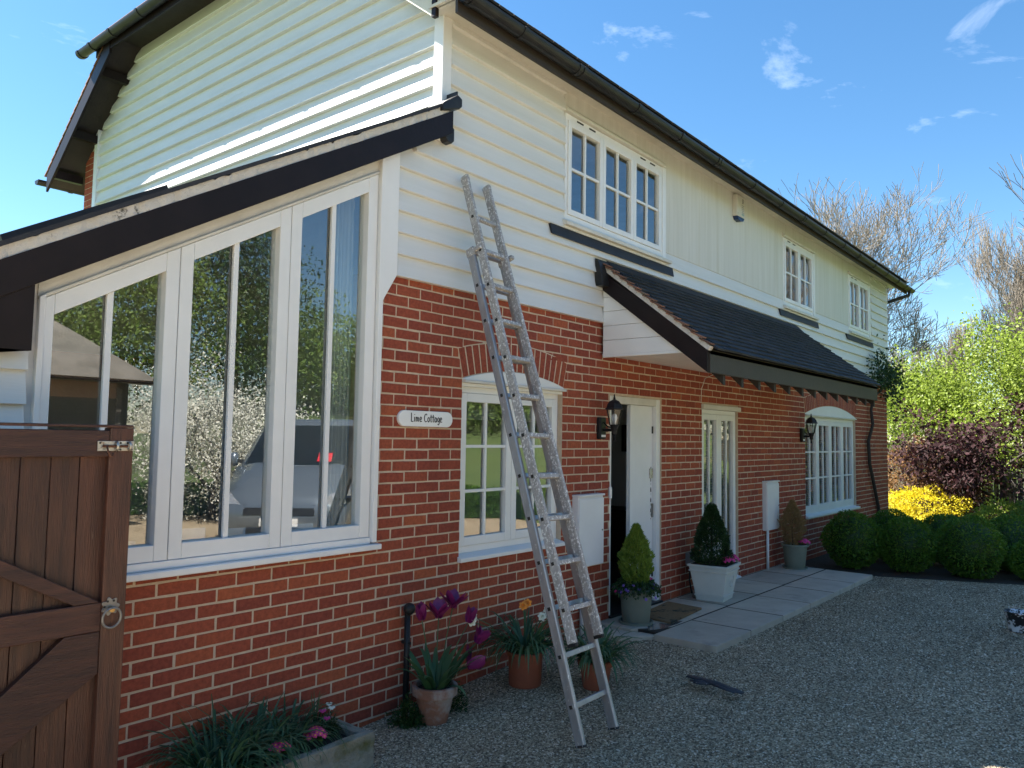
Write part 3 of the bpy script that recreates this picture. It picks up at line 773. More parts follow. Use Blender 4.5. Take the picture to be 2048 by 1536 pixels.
MB().prism([(-3.0, .0), (.3, .0), (.3, zl(.3)+.2), (-3.0, zl(-3.0)+.2)], 1, 3.2, 3.26).build('room_wall', 'aged_white', H)
# ---- the tall raked window
SF = .5725
def zf(x, o=0): return 2.255+SF*(x+2.241)+o     # top of glass
BW = bpy.data.objects.new('raked_window', None); BW.location = (-1.2, 0, 1.05); _link(BW, H); BW['label'] = 'tall white three-light window with a sloping head and side-hung panes'
def quadprism(xa, xb, za, zb_, ya, yb, ta=None, tb=None):
    """x from xa to xb, bottom za, tops ta(at xa), tb(at xb)"""
    ta = zb_ if ta is None else ta; tb = zb_ if tb is None else tb
    return MB().prism([(xa, za), (xb, za), (xb, tb), (xa, ta)], 1, ya, yb)
fy0, fy1 = -.018, .07
lights = [(-2.241, -1.72), (-1.573, -1.05), (-.90, -.392)]
bars = [-1.984, -1.313, -.65]
quadprism(-2.31, -2.285, .99, 0, -.035, .07, zf(-2.31, .115), zf(-2.285, .115)).build('jamb', 'frame_white', BW, bevel=.003)
# right hand post with splayed foot on the brick
MB().prism([(-.31, 1.03), (-.272, 1.03), (-.272, 2.612), (-.155, 2.80), (-.155, zl(-.155)+.05), (-.31, zl(-.31)+.05)], 1, -.048, .05).build('post', 'frame_white', BW, bevel=.004)
# head board between frame and bargeboard
MB().prism([(-2.31, zf(-2.31, .118)), (-.31, zf(-.31, .118)), (-.31, zl(-.31)+.1), (-2.31, zl(-2.31)+.1)], 1, -.008, .06).build('head_board', 'aged_white', BW)
MB().prism([(-2.31, zf(-2.31, .100)), (-.312, zf(-.312, .100)), (-.312, zf(-.312, .118)), (-2.31, zf(-2.31, .118))], 1, -.026, .06).build('head_bead', 'aged_white', BW, bevel=.003)
MB().prism([(-2.31, .985), (-.25, .985), (-.25, 1.02), (-2.31, 1.02)], 1, -.075, .06).build('sill', 'frame_white', BW, bevel=.006)
quadprism(-2.285, -.312, 1.021, 1.062, -.03, .07).build('bottom_rail', 'frame_white', BW, bevel=.003)
edges = [-2.285, -1.6465, -.975, -.312]
for i, (a, b) in enumerate(lights):
    e0, e1 = edges[i]+.002, edges[i+1]-.002
    zb0 = 1.063; g0 = 1.145
    quadprism(e0, a, zb0, 0, fy0, fy1, zf(e0, .098), zf(a, .098)).build('stile', 'frame_white', BW, bevel=.004)
    quadprism(b, e1, zb0, 0, fy0, fy1, zf(b, .098), zf(e1, .098)).build('stile', 'frame_white', BW, bevel=.004)
    quadprism(a, b, zb0, g0, fy0+.001, fy1).build('rail', 'frame_white', BW, bevel=.004)
    MB().prism([(a, zf(a)), (b, zf(b)), (b, zf(b, .098)), (a, zf(a, .098))], 1, fy0+.001, fy1).build('rail', 'frame_white', BW, bevel=.004)
    c = bars[i]
    quadprism(c-.016, c+.016, g0, 0, .004, .026, zf(c-.016), zf(c+.016)).build('glazing_bar', 'frame_white', BW, bevel=.003)
    for q0, q1 in ((a, c-.0), (c+.0, b)):
        quadprism(q0, q1, g0, 0, .030, .034, zf(q0), zf(q1)).build('pane', 'glass', BW)
        quadprism(q0, q1, g0, 0, .036, .036, zf(q0), zf(q1)) if False else None
# things inside behind the tall window
MB().box(-3.0, .3, 2.9, 3.1, 2.15, 2.36).build('ceiling_beam', 'pine', H)
MB().box(-2.9, -.6, 3.02, 3.19, 1.50, 1.53).build('shelf', 'furniture', H)
for i, x in enumerate((-2.2, -1.6, -1.1)):
    j = tag(MB().lathe([(0, 0), (.07, 0), (.085, .05), (.08, .16), (.06, .2), (0, .2)], (x, 3.08, 1.53), 14).build('jar', 'paper', smooth=True), ['pale storage jar at the gate end of the indoor shelf', 'pale storage jar in the middle of the indoor shelf', 'pale storage jar at the curtain end of the indoor shelf'][i], 'jar', 'jars on the shelf indoors')
cv = MB(); n = 30
for i in range(n):
    xa, xb = -.56+.19*i/n, -.56+.19*(i+1)/n
    ya, yb = .16+.02*math.sin(i*1.3), .16+.02*math.sin((i+1)*1.3)
    cv.add([(xa, ya, 1.0), (xb, yb, 1.0), (xb, yb, 3.3), (xa, ya, 3.3)], [(0,1,2,3)])
tag(cv.build('curtain', 'curtain', smooth=True), 'pale curtain gathered behind the tallest pane of the raked window', 'curtain')
MB().box(-2.3, -.28, .07, .3, .995, 1.02).build('inner_sill', 'frame_white', BW)
for i, (x, wd, h) in enumerate(((-1.42, .15, .17), (-1.16, .13, .15), (-.70, .16, .14), (-1.78, .1, .13))):
    tag(MB().bar((x-wd/2, .2, 1.02+h/2), (x+wd/2, .16, 1.02+h/2), .006, h).build('card', 'paper'), ['white card propped on the sill behind the middle pane', 'pale folded leaflet on the sill beside the middle bar', 'white card propped on the sill below the curtain', 'small white card on the sill behind the lowest pane'][i], 'card')

# ---- ordinary windows
def window(name, label, x0, x1, z0, z1, y, nl, hb, head=None, fr=.05, st=.045, parent=H, vents=False, sill=None, glz='glass', bars_=True, sillmat='frame_white'):
    """y = outer face of frame; nl casements; hb = heights of horizontal glazing bars"""
    W_ = bpy.data.objects.new(name, None); W_.location = ((x0+x1)/2, y, z0); _link(W_, parent); W_['label'] = label
    MB().box(x0, x0+fr*.55, y, y+.07, z0, z1).build('jamb', 'frame_white', W_, bevel=.003)
    MB().box(x1-fr*.55, x1, y, y+.07, z0, z1).build('jamb', 'frame_white', W_, bevel=.003)
    MB().box(x0+fr*.55, x1-fr*.55, y+.001, y+.07, z1-fr, z1).build('head', 'frame_white', W_, bevel=.003)
    MB().box(x0+fr*.55, x1-fr*.55, y+.001, y+.07, z0, z0+fr).build('bottom_rail', 'frame_white', W_, bevel=.003)
    wdt = (x1-x0-2*fr*.55)/nl
    for i in range(nl):
        a = x0+fr*.55+i*wdt+.002; b = a+wdt-.004; yy = y-.012; zb_ = z0+fr+.002; zt_ = z1-fr-.002
        MB().box(a, a+st+.02, yy, yy+.05, zb_, zt_).build('stile', 'frame_white', W_, bevel=.004)
        MB().box(b-st-.02, b, yy, yy+.05, zb_, zt_).build('stile', 'frame_white', W_, bevel=.004)
        MB().box(a+st+.02, b-st-.02, yy+.001, yy+.05, zb_, zb_+st+.02).build('rail', 'frame_white', W_, bevel=.004)
        MB().box(a+st+.02, b-st-.02, yy+.001, yy+.05, zt_-st-.02, zt_).build('rail', 'frame_white', W_, bevel=.004)
        ga, gb, gz0, gz1 = a+st+.02, b-st-.02, zb_+st+.02, zt_-st-.02
        xm = (ga+gb)/2
        MB().box(xm-.012, xm+.012, yy+.012, yy+.03, gz0, gz1).build('glazing_bar', 'frame_white', W_)
        hs_ = [gz0+(gz1-gz0)*t for t in hb]
        for h in hs_:
            for p0, p1 in ((ga, xm-.012), (xm+.012, gb)):
                MB().box(p0, p1, yy+.0125, yy+.03, h-.011, h+.011).build('glazing_bar', 'frame_white', W_)
        zz = [gz0]+hs_+[gz1]
        for p0, p1 in ((ga, xm), (xm, gb)):
            for q0, q1 in zip(zz[:-1], zz[1:]):
                MB().box(p0, p1, yy+.031, yy+.035, q0, q1).build('pane', glz, W_)
        if vents and i % 2 == 0:
            for t in (.25, .6):
                xv = a+wdt*t; MB().box(xv, xv+.1, y-.004, y+.01, z1-.035, z1-.022).build('trickle_vent', 'black_plastic', W_)
    if sill:
        sx0, sx1, sy, sz = sill
        MB().prism([(sy, sz), (y+.06, sz), (y+.06, z0), (y-.01, z0), (sy, z0-.022)], 0, sx0, sx1).build('sill', sillmat, W_, bevel=.004)
    return W_
SW = window('casement_window', 'white two-light casement window under a shallow brick arch behind the ladder', .562, 1.836, .852, 2.10, .052, 2, (.335, .668), sill=(.545, 1.852, -.035, .80))
RW = window('casement_window', 'white four-light casement window under a wide brick arch beside the climber', 7.985, 10.525, .645, 2.095, .045, 4, (.335, .66), sill=(7.97, 10.62, -.04, .592))
NW = window('side_window', 'narrow full-height white two-light window beside the front door', 4.56, 5.56, .09, 2.075, .035, 2, (), sill=(4.545, 5.58, -.03, .055))
MB().box(4.54, 5.585, -.03, .06, 2.077, 2.13).build('head_drip', 'aged_white', NW, bevel=.004)
U1 = window('upper_window', 'white three-light upper window with glazing bars', 1.80, 3.56, 3.63, 4.60, -.025, 3, (.5,), vents=True, sill=(1.76, 3.68, -.085, 3.575), sillmat='aged_white', fr=.06, st=.03)
U2 = window('upper_window', 'white two-light upper window above the canopy', 7.07, 8.32, 3.63, 4.60, -.025, 2, (.5,), vents=True, sill=(7.03, 8.42, -.085, 3.575), sillmat='aged_white', fr=.06, st=.03)
U3 = window('upper_window', 'white two-light upper window near the far corner', 10.13, 11.38, 3.63, 4.60, -.025, 2, (.5,), vents=True, sill=(10.09, 11.46, -.085, 3.575), sillmat='aged_white', fr=.06, st=.03)
for W_, (a, b) in ((U1, (1.78, 3.60)), (U2, (7.05, 8.36)), (U3, (10.11, 11.42))):
    MB().prism([(-.06, 4.602), (-.02, 4.602), (-.02, 4.66), (-.03, 4.66), (-.06, 4.63)], 0, a, b).build('head_drip', 'aged_white', W_, bevel=.004)
    MB().box(b-.04, b+.03, -.034, .0, 3.63, 4.60).build('architrave', 'frame_white', W_, bevel=.003)
# white segmental heads above the arched windows
for W_, A in ((SW, ARCH[0]), (RW, ARCH[1])):
    cx, cz, Rr, th = arch_geo(*A); m_ = 20; yy = -.012 if W_ is SW else -.003
    pl = [(cx+math.sin(-th+2*th*i/m_)*(Rr-.002), cz+math.cos(-th+2*th*i/m_)*(Rr-.002)) for i in range(m_+1)]
    zb_ = A[2]-.012
    MB().prism([(A[0]+.001, zb_)]+pl+[(A[1]-.001, zb_)], 1, yy, .08).build('arched_head', 'frame_white', W_, bevel=.003)
    MB().box(A[0]-.0, A[1]+(.015 if W_ is SW else 0), yy-.02, .08, zb_-.022, zb_-.001).build('head_drip', 'aged_white', W_, bevel=.004)
    MB().box(A[0], A[1], yy+.018, .08, 2.097, zb_-.0225).build('head_board', 'frame_white', W_)
# blinds behind glass
def blind(name, label, x0, x1, z0, z1, y, pitch_, vertical=False):
    mb = MB()
    if vertical:
        n = int((x1-x0)/pitch_)
        for i in range(n): mb.bar((x0+(i+.5)*pitch_, y, z0), (x0+(i+.5)*pitch_, y, z1), pitch_*.8, .003, (.5, 1, 0))
    else:
        n = int((z1-z0)/pitch_)
        for i in range(n): mb.bar((x0, y, z0+i*pitch_), (x1, y, z0+i*pitch_), .025, .002, (0, -.6, 1))
        mb.box(x0, x1, y-.02, y+.02, z1-.03, z1)
    return tag(mb.build(name, 'blind'), label, 'blind')
blind('venetian_blind', 'white slatted blind drawn up at the top of the arched window by the ladder', .63, 1.78, 1.86, 2.06, .16, .012)
blind('venetian_blind', 'white slatted blind hanging behind the narrow full-height window', 4.62, 5.52, .2, 2.0, .17, .03)
blind('venetian_blind', 'white slatted blind hanging behind the wide arched window', 8.05, 10.45, .75, 2.0, .2, .035)
# ---- front door
D = bpy.data.objects.new('front_door', None); D.location = (3.1, .05, .07); _link(D, H); D['label'] = 'white front door standing open into a dark hall'
MB().box(2.612, 2.665, .02, .12, .06, 2.132).build('jamb', 'frame_white', D, bevel=.003)
MB().box(3.535, 3.613, .02, .12, .06, 2.132).build('jamb', 'frame_white', D, bevel=.003)
MB().box(2.665, 3.535, .021, .12, 2.062, 2.132).build('head', 'aged_white', D, bevel=.003)
MB().box(2.612, 3.613, -.02, .3, .03, .075).build('threshold', 'black_metal', D)
lf = MB().box(3.085, 3.532, .062, .107, .085, 2.06).build('door_leaf', 'box_white', D, bevel=.003)
MB().box(2.668, 2.713, .125, .57, .085, 2.06).build('door_leaf', 'box_white', D, bevel=.003)
for z in (.32, 1.78): MB().box(3.512, 3.534, .054, .0625, z, z+.075).build('hinge', 'black_metal', lf)
MB().box(3.46, 3.515, .045, .0625, 1.32, 1.42).build('latch', 'zinc', lf, bevel=.003)
MB().box(3.505, 3.53, .050, .0625, .92, 1.06).build('strike_plate', 'iron_grey', lf)
for i in range(16):
    z = .9+i*.035; MB().box(3.492+.006*math.sin(i*2.1), 3.50+.006*math.sin(i*1.7), .0605, .0625, z, z+.012+.012*(i % 3)).build('paint_chip', 'black_metal', lf)
MB().box(2.585, 2.622, -.022, .0, 1.16, 1.27).build('bell_push', 'frame_white', D, bevel=.008)
# hall
MB().box(6.0, 6.05, .275, 3.5, .0, 2.6).build('hall_wall', 'hall_grey', H)
MB().box(2.2, 2.25, .275, 3.5, .0, 2.6).build('hall_wall', 'hall_grey', H)
MB().box(2.25, 6.0, 3.4, 3.45, .0, 2.6).build('hall_wall', 'hall_grey', H)
MB().box(2.0, 12.3, .275, 6.0, -.01, .05).build('ground_floor', 'hall_floor', H)
MB().box(.35, 12.3, .275, 6.0, 2.62, 2.70).build('first_floor', 'ceiling_white', H)
MB().box(.56, 12.3, 2.6, 2.65, 2.71, 4.9).build('upper_wall', 'aged_white', H)
MB().box(.35, 12.3, 3.6, 3.65, .05, 2.6).build('inner_wall', 'aged_white', H)
MB().box(.35, 12.3, .3, 6.0, 4.86, 4.89).build('upper_ceiling', 'ceiling_white', H)
P_ = thing('picture', 'dark framed picture on the grey hall wall', 'picture', (5.98, 1.76, 1.7))
MB().box(5.97, 5.998, 1.62, 1.92, 1.54, 1.92).build('frame', 'furniture', P_); MB().box(5.964, 5.972, 1.66, 1.88, 1.59, 1.87).build('print', 'hall_floor', P_)
CB = thing('cabinet', 'dark wooden cabinet standing in the hall', 'cabinet', (5.75, 1.8, .05))
MB().box(5.5, 5.995, 1.45, 2.3, .05, .72).build('carcass', 'furniture', CB, bevel=.004); MB().box(5.47, 5.997, 1.42, 2.33, .72, .76).build('top', 'furniture', CB, bevel=.004)

# ---- canopy over the door
CN = bpy.data.objects.new('canopy', None); CN.location = (5, -.5, 2.5); _link(CN, H); CN['label'] = 'dark tiled canopy over the front door with black bargeboard'
CX0, CX1, CY = 2.42, 7.60, -1.10
zt_w, zt_f = 3.33, 2.475      # top of rafters at wall / fascia
cs = (zt_w-zt_f)/1.10
MB().add([(CX0, 0.0, zt_w-.03), (CX1, 0, zt_w-.03), (CX1, CY, zt_f-.03), (CX0, CY, zt_f-.03), (CX0, 0, zt_w), (CX1, 0, zt_w), (CX1, CY, zt_f), (CX0, CY, zt_f)],
         [(0,3,2,1)[::-1],(4,5,6,7)[::-1],(0,4,5,1),(1,5,6,2),(2,6,7,3),(3,7,4,0)]).build('roof_deck', 'dark_wood', CN)
for x in (CX0-.03, CX1):
    MB().prism([(.0, zt_w-.20), (.0, zt_w-.03), (CY+.01, zt_f+.01), (CY+.01, zt_f-.19)], 0, x, x+.03).build('bargeboard', 'black_paint', CN, bevel=.003)
MB().box(CX0, CX1, CY, CY+.03, zt_f-.185, zt_f+.01).build('fascia', 'brown_board', CN, bevel=.003)
# tongued white boards in the canopy's ends
for x, ins in ((CX0+.002, .016), (CX1-.02, .016)):
    for i in range(5):
        z0 = 2.495+i*.135; z1 = min(z0+.132, zt_w-.16)
        yy = lambda z: -max(0, (zt_w-.19-z)/cs)-.01
        MB().prism([(-.033, z0), (-.033, z1), (min(-.034, yy(z1)), z1), (min(-.034, yy(z0)), z0)], 0, x, x+ins).build('end_board', 'frame_white', CN, bevel=.003)
MB().box(CX0, CX0+.03, -.84, -.033, 2.47, 2.495).build('end_trim', 'frame_white', CN, bevel=.003)
for i in range(9):
    y1 = -.005-i*.094
    MB().box(CX0+.03, CX1-.03, y1-.091, y1, 2.497, 2.509).build('soffit_board', 'frame_white', CN, bevel=.003)
for i in range(13):
    x = CX0+.32+i*.4
    if x < CX1-.05: MB().prism([(CY+.031, zt_f-.04), (CY+.031, zt_f-.27), (-.95, zt_f-.15), (-.84, zt_f+.02), (-.84, zt_f+.1)], 0, x, x+.05).build('rafter_tail', 'dark_wood', CN)
# plain tiles
d = Vector((0, 1, cs)).normalized(); nv = Vector((0, -cs, 1)).normalized()
rows = 15; tl = []
tw = .165; ncol = 31
me = bpy.data.meshes.new('roof_tile'); hx_, hl, ht = .0795, .075, .0085
me.from_pydata([(-hx_,-hl,-ht),(hx_,-hl,-ht),(hx_,hl,-ht),(-hx_,hl,-ht),(-hx_,-hl,ht),(hx_,-hl,ht),(hx_,hl,ht),(-hx_,hl,ht)], [], [(0,3,2,1),(4,5,6,7),(0,1,5,4),(1,2,6,5),(2,3,7,6),(3,0,4,7)])
me.materials.append(MATS['slate_tile'])
rot0 = Matrix(((1,0,0), tuple(d), tuple(nv))).transposed()
restt = MB(); cnt = 0; rs_ = random.Random(9)
tiles = []
for r_ in range(rows):
    for c_ in range(ncol+1):
        x = CX0-.0+c_*tw+(0 if r_ % 2 else tw/2)
        if x-tw/2 < CX0-.08 or x+tw/2 > CX1+.09: continue
        p = Vector((x, CY-.03, zt_f))+d*(r_*.0945+.05)+nv*(.020+rs_.uniform(0, .003))
        tiles.append((p, Matrix.Rotation(R(7.5)+rs_.gauss(0, .014), 3, 'X') @ Matrix.Rotation(rs_.gauss(0, .008), 3, 'Z')))
tiles.sort(key=lambda q: (q[0]-CAM).length)
for i, (p, rr) in enumerate(tiles):
    mt_ = (rot0 @ rr.inverted())
    if i < 300:
        o = bpy.data.objects.new('roof_tile', me); _link(o, CN); o.location = p-origin(CN); o.rotation_euler = mt_.to_euler()
    else:
        restt.add([p+mt_ @ v.co for v in me.vertices], [tuple(q.vertices) for q in me.polygons])
restt.build('roof_tiles', 'slate_tile', CN, kind='stuff')
# verge: mortar bed with red undercloak tiles
for i in range(14):
    p = Vector((CX0-.012, CY, zt_f))+d*(i*.0985)+nv*.012
    MB().bar(p+nv*.006, p+d*.095+nv*.006, .062, .04, nv).build('verge_mortar', 'verge_mortar', CN)
    q = p+nv*.022+Vector((-.014, 0, 0)); MB().bar(q+nv*.026, q+d*.12+nv*.002, .075, .012, nv).build('verge_tile', 'clay_tile', CN)
MB().prism([(-.034, zt_w+.03), (-.13, zt_w-.055), (-.135, zt_w-.045), (-.036, zt_w+.06)], 0, CX0+.05, CX1).build('lead_flashing', 'lead', CN)
ec = MB()
k = 10; pr = [(0, .0)]
ring = [(-.034-.085*math.sin(math.pi*.5*i/k*1.0), zt_w-.08+.13*math.cos(math.pi*.95*i/k)) for i in range(k+1)]
ec.prism([(-.030, zt_w+.05)]+ring+[(-.030, zt_w-.21)], 0, CX0-.14, CX0+.07); ec.build('ridge_end_cap', 'black_plastic', CN, bevel=.012)

# ================================================================== things on the wall
S_ = thing('name_sign', 'white oval-ended name board lettered Lime Cottage on the brick wall', 'sign', (.178, 0, 1.837))
pl = []
for i in range(17): a = -math.pi/2+math.pi*i/16; pl.append((.178+.2075+math.cos(a)*.055, 1.838+math.sin(a)*.055))
for i in range(17): a = math.pi/2+math.pi*i/16; pl.append((.178-.2075+math.cos(a)*.055, 1.838+math.sin(a)*.055))
MB().prism(pl, 1, -.022, .004).build('board', 'sign_white', S_, bevel=.004)
GL = {  # hand-drawn strokes, unit = x-height
 'L': ([[(0, 1.75), (.03, .9), (.0, .05), (.25, .0), (.55, .08)]], .86),
 'i': ([[(0, .95), (.02, .4), (.0, .0)], [(.01, 1.35), (.05, 1.47)]], .42),
 'm': ([[(0, .95), (.03, .0)], [(.03, .6), (.18, .92), (.36, .85), (.38, .05)], [(.38, .6), (.55, .93), (.72, .82), (.74, .0)]], 1.05),
 'e': ([[(.05, .48), (.5, .55), (.48, .85), (.25, .98), (.05, .72), (.04, .3), (.22, .02), (.55, .12)]], .8),
 'C': ([[(.72, 1.42), (.5, 1.62), (.2, 1.45), (.02, .95), (.06, .35), (.32, .02), (.72, .15)]], .95),
 'o': ([[(.28, .95), (.05, .7), (.05, .25), (.28, .0), (.53, .25), (.53, .7), (.28, .95)]], .75),
 't': ([[(.2, 1.5), (.2, .7), (.2, .05), (.42, .05)], [(-.05, 1.0), (.5, 1.06)]], .62),
 'a': ([[(.5, .85), (.25, .97), (.04, .65), (.05, .2), (.25, .0), (.5, .3), (.52, .9), (.52, .25), (.66, .02)]], .82),
 'g': ([[(.5, .85), (.25, .97), (.04, .68), (.06, .3), (.25, .12), (.5, .35), (.53, .9), (.53, -.2), (.38, -.52), (.08, -.4)]], .76)}
u_ = .0345; xx = -.0
wd = sum({' ': .45}.get(c, 0) or GL[c][1] for c in 'Lime Cottage')*u_
xx = .183-wd/2; tx = MB()
for ch in 'Lime Cottage':
    if ch == ' ': xx += .45*u_; continue
    for st_ in GL[ch][0]:
        tx.tube([(xx+p[0]*u_, -.0225, 1.817+p[1]*u_) for p in st_], .0037, 6)
    xx += GL[ch][1]*u_
tx.build('lettering', 'ink', S_)
def lantern(lx, ly, px0, px1, label):
    T_ = thing('wall_lantern', label, 'lamp', ((px0+px1)/2, 0, 1.73), 'wall lanterns either side of the entrance')
    xc = (px0+px1)/2
    MB().box(px0, px1, -.045, .004, 1.715, 1.915).build('back_plate', 'black_metal', T_, bevel=.012)
    MB().box(xc-.035, xc+.035, -.047, -.044, 1.735, 1.755).build('rating_label', 'paper', T_)
    MB().tube([(xc, -.045, 1.80), (lx, ly, 1.80)], .014, 8).build('arm', 'black_metal', T_, smooth=True)
    MB().tube([(xc, -.045, 1.87), (xc*.6+lx*.4, -.045*.6+ly*.4, 1.83), (lx, ly, 1.815)], .007, 8).build('scroll', 'black_metal', T_, smooth=True)
    c = (lx, ly, 1.70)
    MB().lathe([(.0, 0), (.012, .0), (.010, .05), (.02, .055), (.026, .075), (.022, .09), (.03, .10), (.034, .125), (.045, .145), (.052, .148), (.0, .149)], c, 12).build('base_cup', 'black_metal', T_, smooth=True)
    # tapered six-sided cage
    for k in range(6):
        a = 2*math.pi*(k+.5)/6; MB().bar((lx+math.cos(a)*.045, ly+math.sin(a)*.045, 1.845), (lx+math.cos(a)*.075, ly+math.sin(a)*.075, 1.985), .008, .008).build('cage_bar', 'black_metal', T_)
    for k in range(6):
        a0, a1 = 2*math.pi*(k+.5)/6, 2*math.pi*(k+1.5)/6
        MB().add([(lx+math.cos(a0)*.043, ly+math.sin(a0)*.043, 1.848), (lx+math.cos(a1)*.043, ly+math.sin(a1)*.043, 1.848), (lx+math.cos(a1)*.073, ly+math.sin(a1)*.073, 1.983), (lx+math.cos(a0)*.073, ly+math.sin(a0)*.073, 1.983)], [(0,1,2,3)]).build('pane', 'lantern_glass', T_)
    MB().lathe([(.0, 0), (.016, 0), (.02, .03), (.03, .06), (.022, .09), (0, .10)], (lx, ly, 1.85), 12).build('bulb', 'paper', T_, smooth=True)
    rf_ = MB().lathe([(.075, 1.983), (.094, 1.985), (.094, 1.993), (.082, 2.0), (.074, 2.03), (.050, 2.06), (.022, 2.073), (.012, 2.078), (.012, 2.095), (.0, 2.10)], (lx, ly, 0), 6).build('cap', 'black_metal', T_)
    MB().tube([(lx, ly, 2.09), (lx, ly, 2.125)], [.009, .005], 8).build('finial', 'black_metal', rf_)
lantern(2.40, -.175, 2.375, 2.475, 'black wall lantern on the brick beside the open door')
lantern(7.72, -.175, 7.75, 7.85, 'black wall lantern beside the wide arched window')
def meterbox(x0, x1, z0, z1, d, label):
    T_ = thing('meter_box', label, 'meter box', ((x0+x1)/2, 0, z0))
    MB().box(x0, x1, -d+.012, .004, z0, z1).build('case', 'box_white', T_, bevel=.006)
    MB().box(x0+.004, x1-.004, -d, -d+.012, z0+.006, z1-.02).build('door', 'box_white', T_, bevel=.004)
    MB().box(x0-.006, x1+.006, -d-.006, .004, z1, z1+.018).build('lid', 'box_white', T_, bevel=.004)
    MB().tube([(x1-.03, -d-.004, (z0+z1)/2), (x1-.03, -d+.002, (z0+z1)/2)], .008, 10).build('lock', 'grey_plastic', T_)
    return T_
m1 = meterbox(2.0, 2.40, .59, 1.205, .075, 'large white meter box on the wall behind the ladder')
MB().tube([(2.12, -.03, .59), (2.12, -.03, -.01)], .019, 10).build('conduit', 'box_white', m1, smooth=True)
m2 = meterbox(6.33, 6.75, .555, 1.18, .065, 'tall white meter box on the wall with a grey pipe below it')
MB().tube([(6.42, -.03, .555), (6.42, -.03, .05)], .019, 10).build('conduit', 'box_white', m2, smooth=True)
AL = thing('alarm_box', 'cream burglar alarm box with a blue lens high on the white wall', 'alarm', (5.46, -.02, 4.5))
MB().box(5.36, 5.60, -.085, -.018, 4.50, 4.77).build('case', 'aged_white', AL, bevel=.012)
MB().prism([(5.37, 4.498), (5.59, 4.498), (5.56, 4.46), (5.48, 4.445), (5.40, 4.46)], 1, -.083, -.02).build('lens', 'blue_lens', AL, bevel=.004)
a_ = MB()
for i in range(5): a_.box(5.50, 5.57-.01*(i % 2), -.0862, -.0848, 4.56+i*.022, 4.567+i*.022)
a_.build('label_text', 'grey_plastic', AL)
MB().box(5.50, 5.57, -.0864, -.0846, 4.525, 4.553).build('label_panel', 'blue_sticker', AL)
lg = MB(); lg.tube([(5.535+.02*math.cos(t*.7), -.0858, 4.715+.02*math.sin(t*.7)) for t in range(10)], .003, 5); lg.box(5.52, 5.55, -.0863, -.0848, 4.68, 4.69)
lg.build('emblem', 'ink', AL)
MB().tube([(5.385, -.0875, 4.53), (5.385, -.083, 4.53)], .005, 8).build('screw', 'black_metal', AL)
VP_ = thing('vent_pipe', 'black vent pipe with a round cap against the low brick wall', 'pipe', (.02, -.045, -.1))
MB().tube([(.02, -.045, -.13), (.02, -.045, .53)], .021, 12).build('pipe', 'black_plastic', VP_, smooth=True)
MB().tube([(.02, -.0, .335), (.02, -.074, .335)], .012, 8).build('clip', 'black_plastic', VP_)
MB().lathe([(.0, -.035), (.022, -.035), (.036, -.02), (.041, .0), (.036, .022), (.02, .036), (0, .04)], (.02, -.06, .56), 14).build('cap', 'black_plastic', VP_, smooth=True)
SK = thing('outdoor_socket', 'small grey outdoor socket low on the wall behind the white planter', 'socket', (4.25, 0, .42))
MB().box(4.15, 4.31, -.055, .004, .36, .50).build('case', 'grey_plastic', SK, bevel=.008)
MB().tube([(4.2, -.03, .36), (4.19, -.03, .2), (4.22, -.04, .062)], .009, 8).build('cable', 'black_plastic', SK, smooth=True)
tag(MB().lathe([(0, 0), (.032, 0), (.036, .08), (.033, .08), (.03, .01), (0, .01)], (4.05, -.17, .055), 14).build('tin_can', 'iron_grey', smooth=True), 'small grey metal can on the paving behind the white planter', 'can')
tag(MB().tube([(4.52, -.006, 2.14), (4.52, -.012, 2.3), (4.515, -.06, 2.42), (4.5, -.2, 2.47)], .004, 6).build('wire', 'aged_white'), 'thin pale wire hanging from the canopy to the narrow window', 'wire')

# ================================================================== ladder
LD = thing('ladder', 'paint-spattered aluminium extension ladder leaning on the white boards', 'ladder', (.31, -1.38, -.03))
def section(nm, L0, L1, R0, R1, mat, rung_ts, first):
    L0, L1, R0, R1 = map(Vector, (L0, L1, R0, R1)); d_ = (L1-L0).normalized(); xdir = (R0-L0).normalized(); nrm = xdir.cross(d_).normalized()
    sec = MB()
    stl = []
    for a, b in ((L0, L1), (R0, R1)):
        s_ = MB().bar(a, b, .026, .066, nrm).build('stile', mat, LD, bevel=.006); stl.append(s_)
        # channel lip grooves
        for off in (-.021, .021):
            MB().bar(a+nrm*off-xdir*.0132, b+nrm*off-xdir*.0132, .003, .006, nrm).build('flange', mat, s_)
    for t in rung_ts:
        a = L0.lerp(L1, t); b = R0.lerp(R1, t)
        MB().bar(a-xdir*.0155, b+xdir*.0155, .03, .03, d_).build('rung', mat, LD, bevel=.003)
        for p, sg in ((a, -1), (b, 1)):
            MB().bar(p+xdir*sg*.0150, p+xdir*sg*.0172, .021, .021, d_).build('rung_hole', 'ink', LD)
    return stl, d_, nrm, xdir
BL0, BL1, BR0, BR1 = (.140, -1.375, -.035), (.390, -.212, 3.06), (.490, -1.375, -.03), (.742, -.214, 3.05)
_, dB, nB, xB = section('base', BL0, BL1, BR0, BR1, 'alu', [.065+i*.0845 for i in range(12)], 0)
FL0, FL1, FR0, FR1 = (.215, -1.256, .505), (.447, -.086, 3.63), (.497, -1.256, .505), (.690, -.086, 3.615)
_, dF, nF, xF = section('fly', FL0, FL1, FR0, FR1, 'alu_paint', [.059+.0837*i for i in range(11)], 1)
for p in (BL0, BR0):
    q = Vector(p); MB().bar(q-dB*.004, q+dB*.010, .029, .069, nB).build('rubber_foot', 'rubber', LD, bevel=.004)
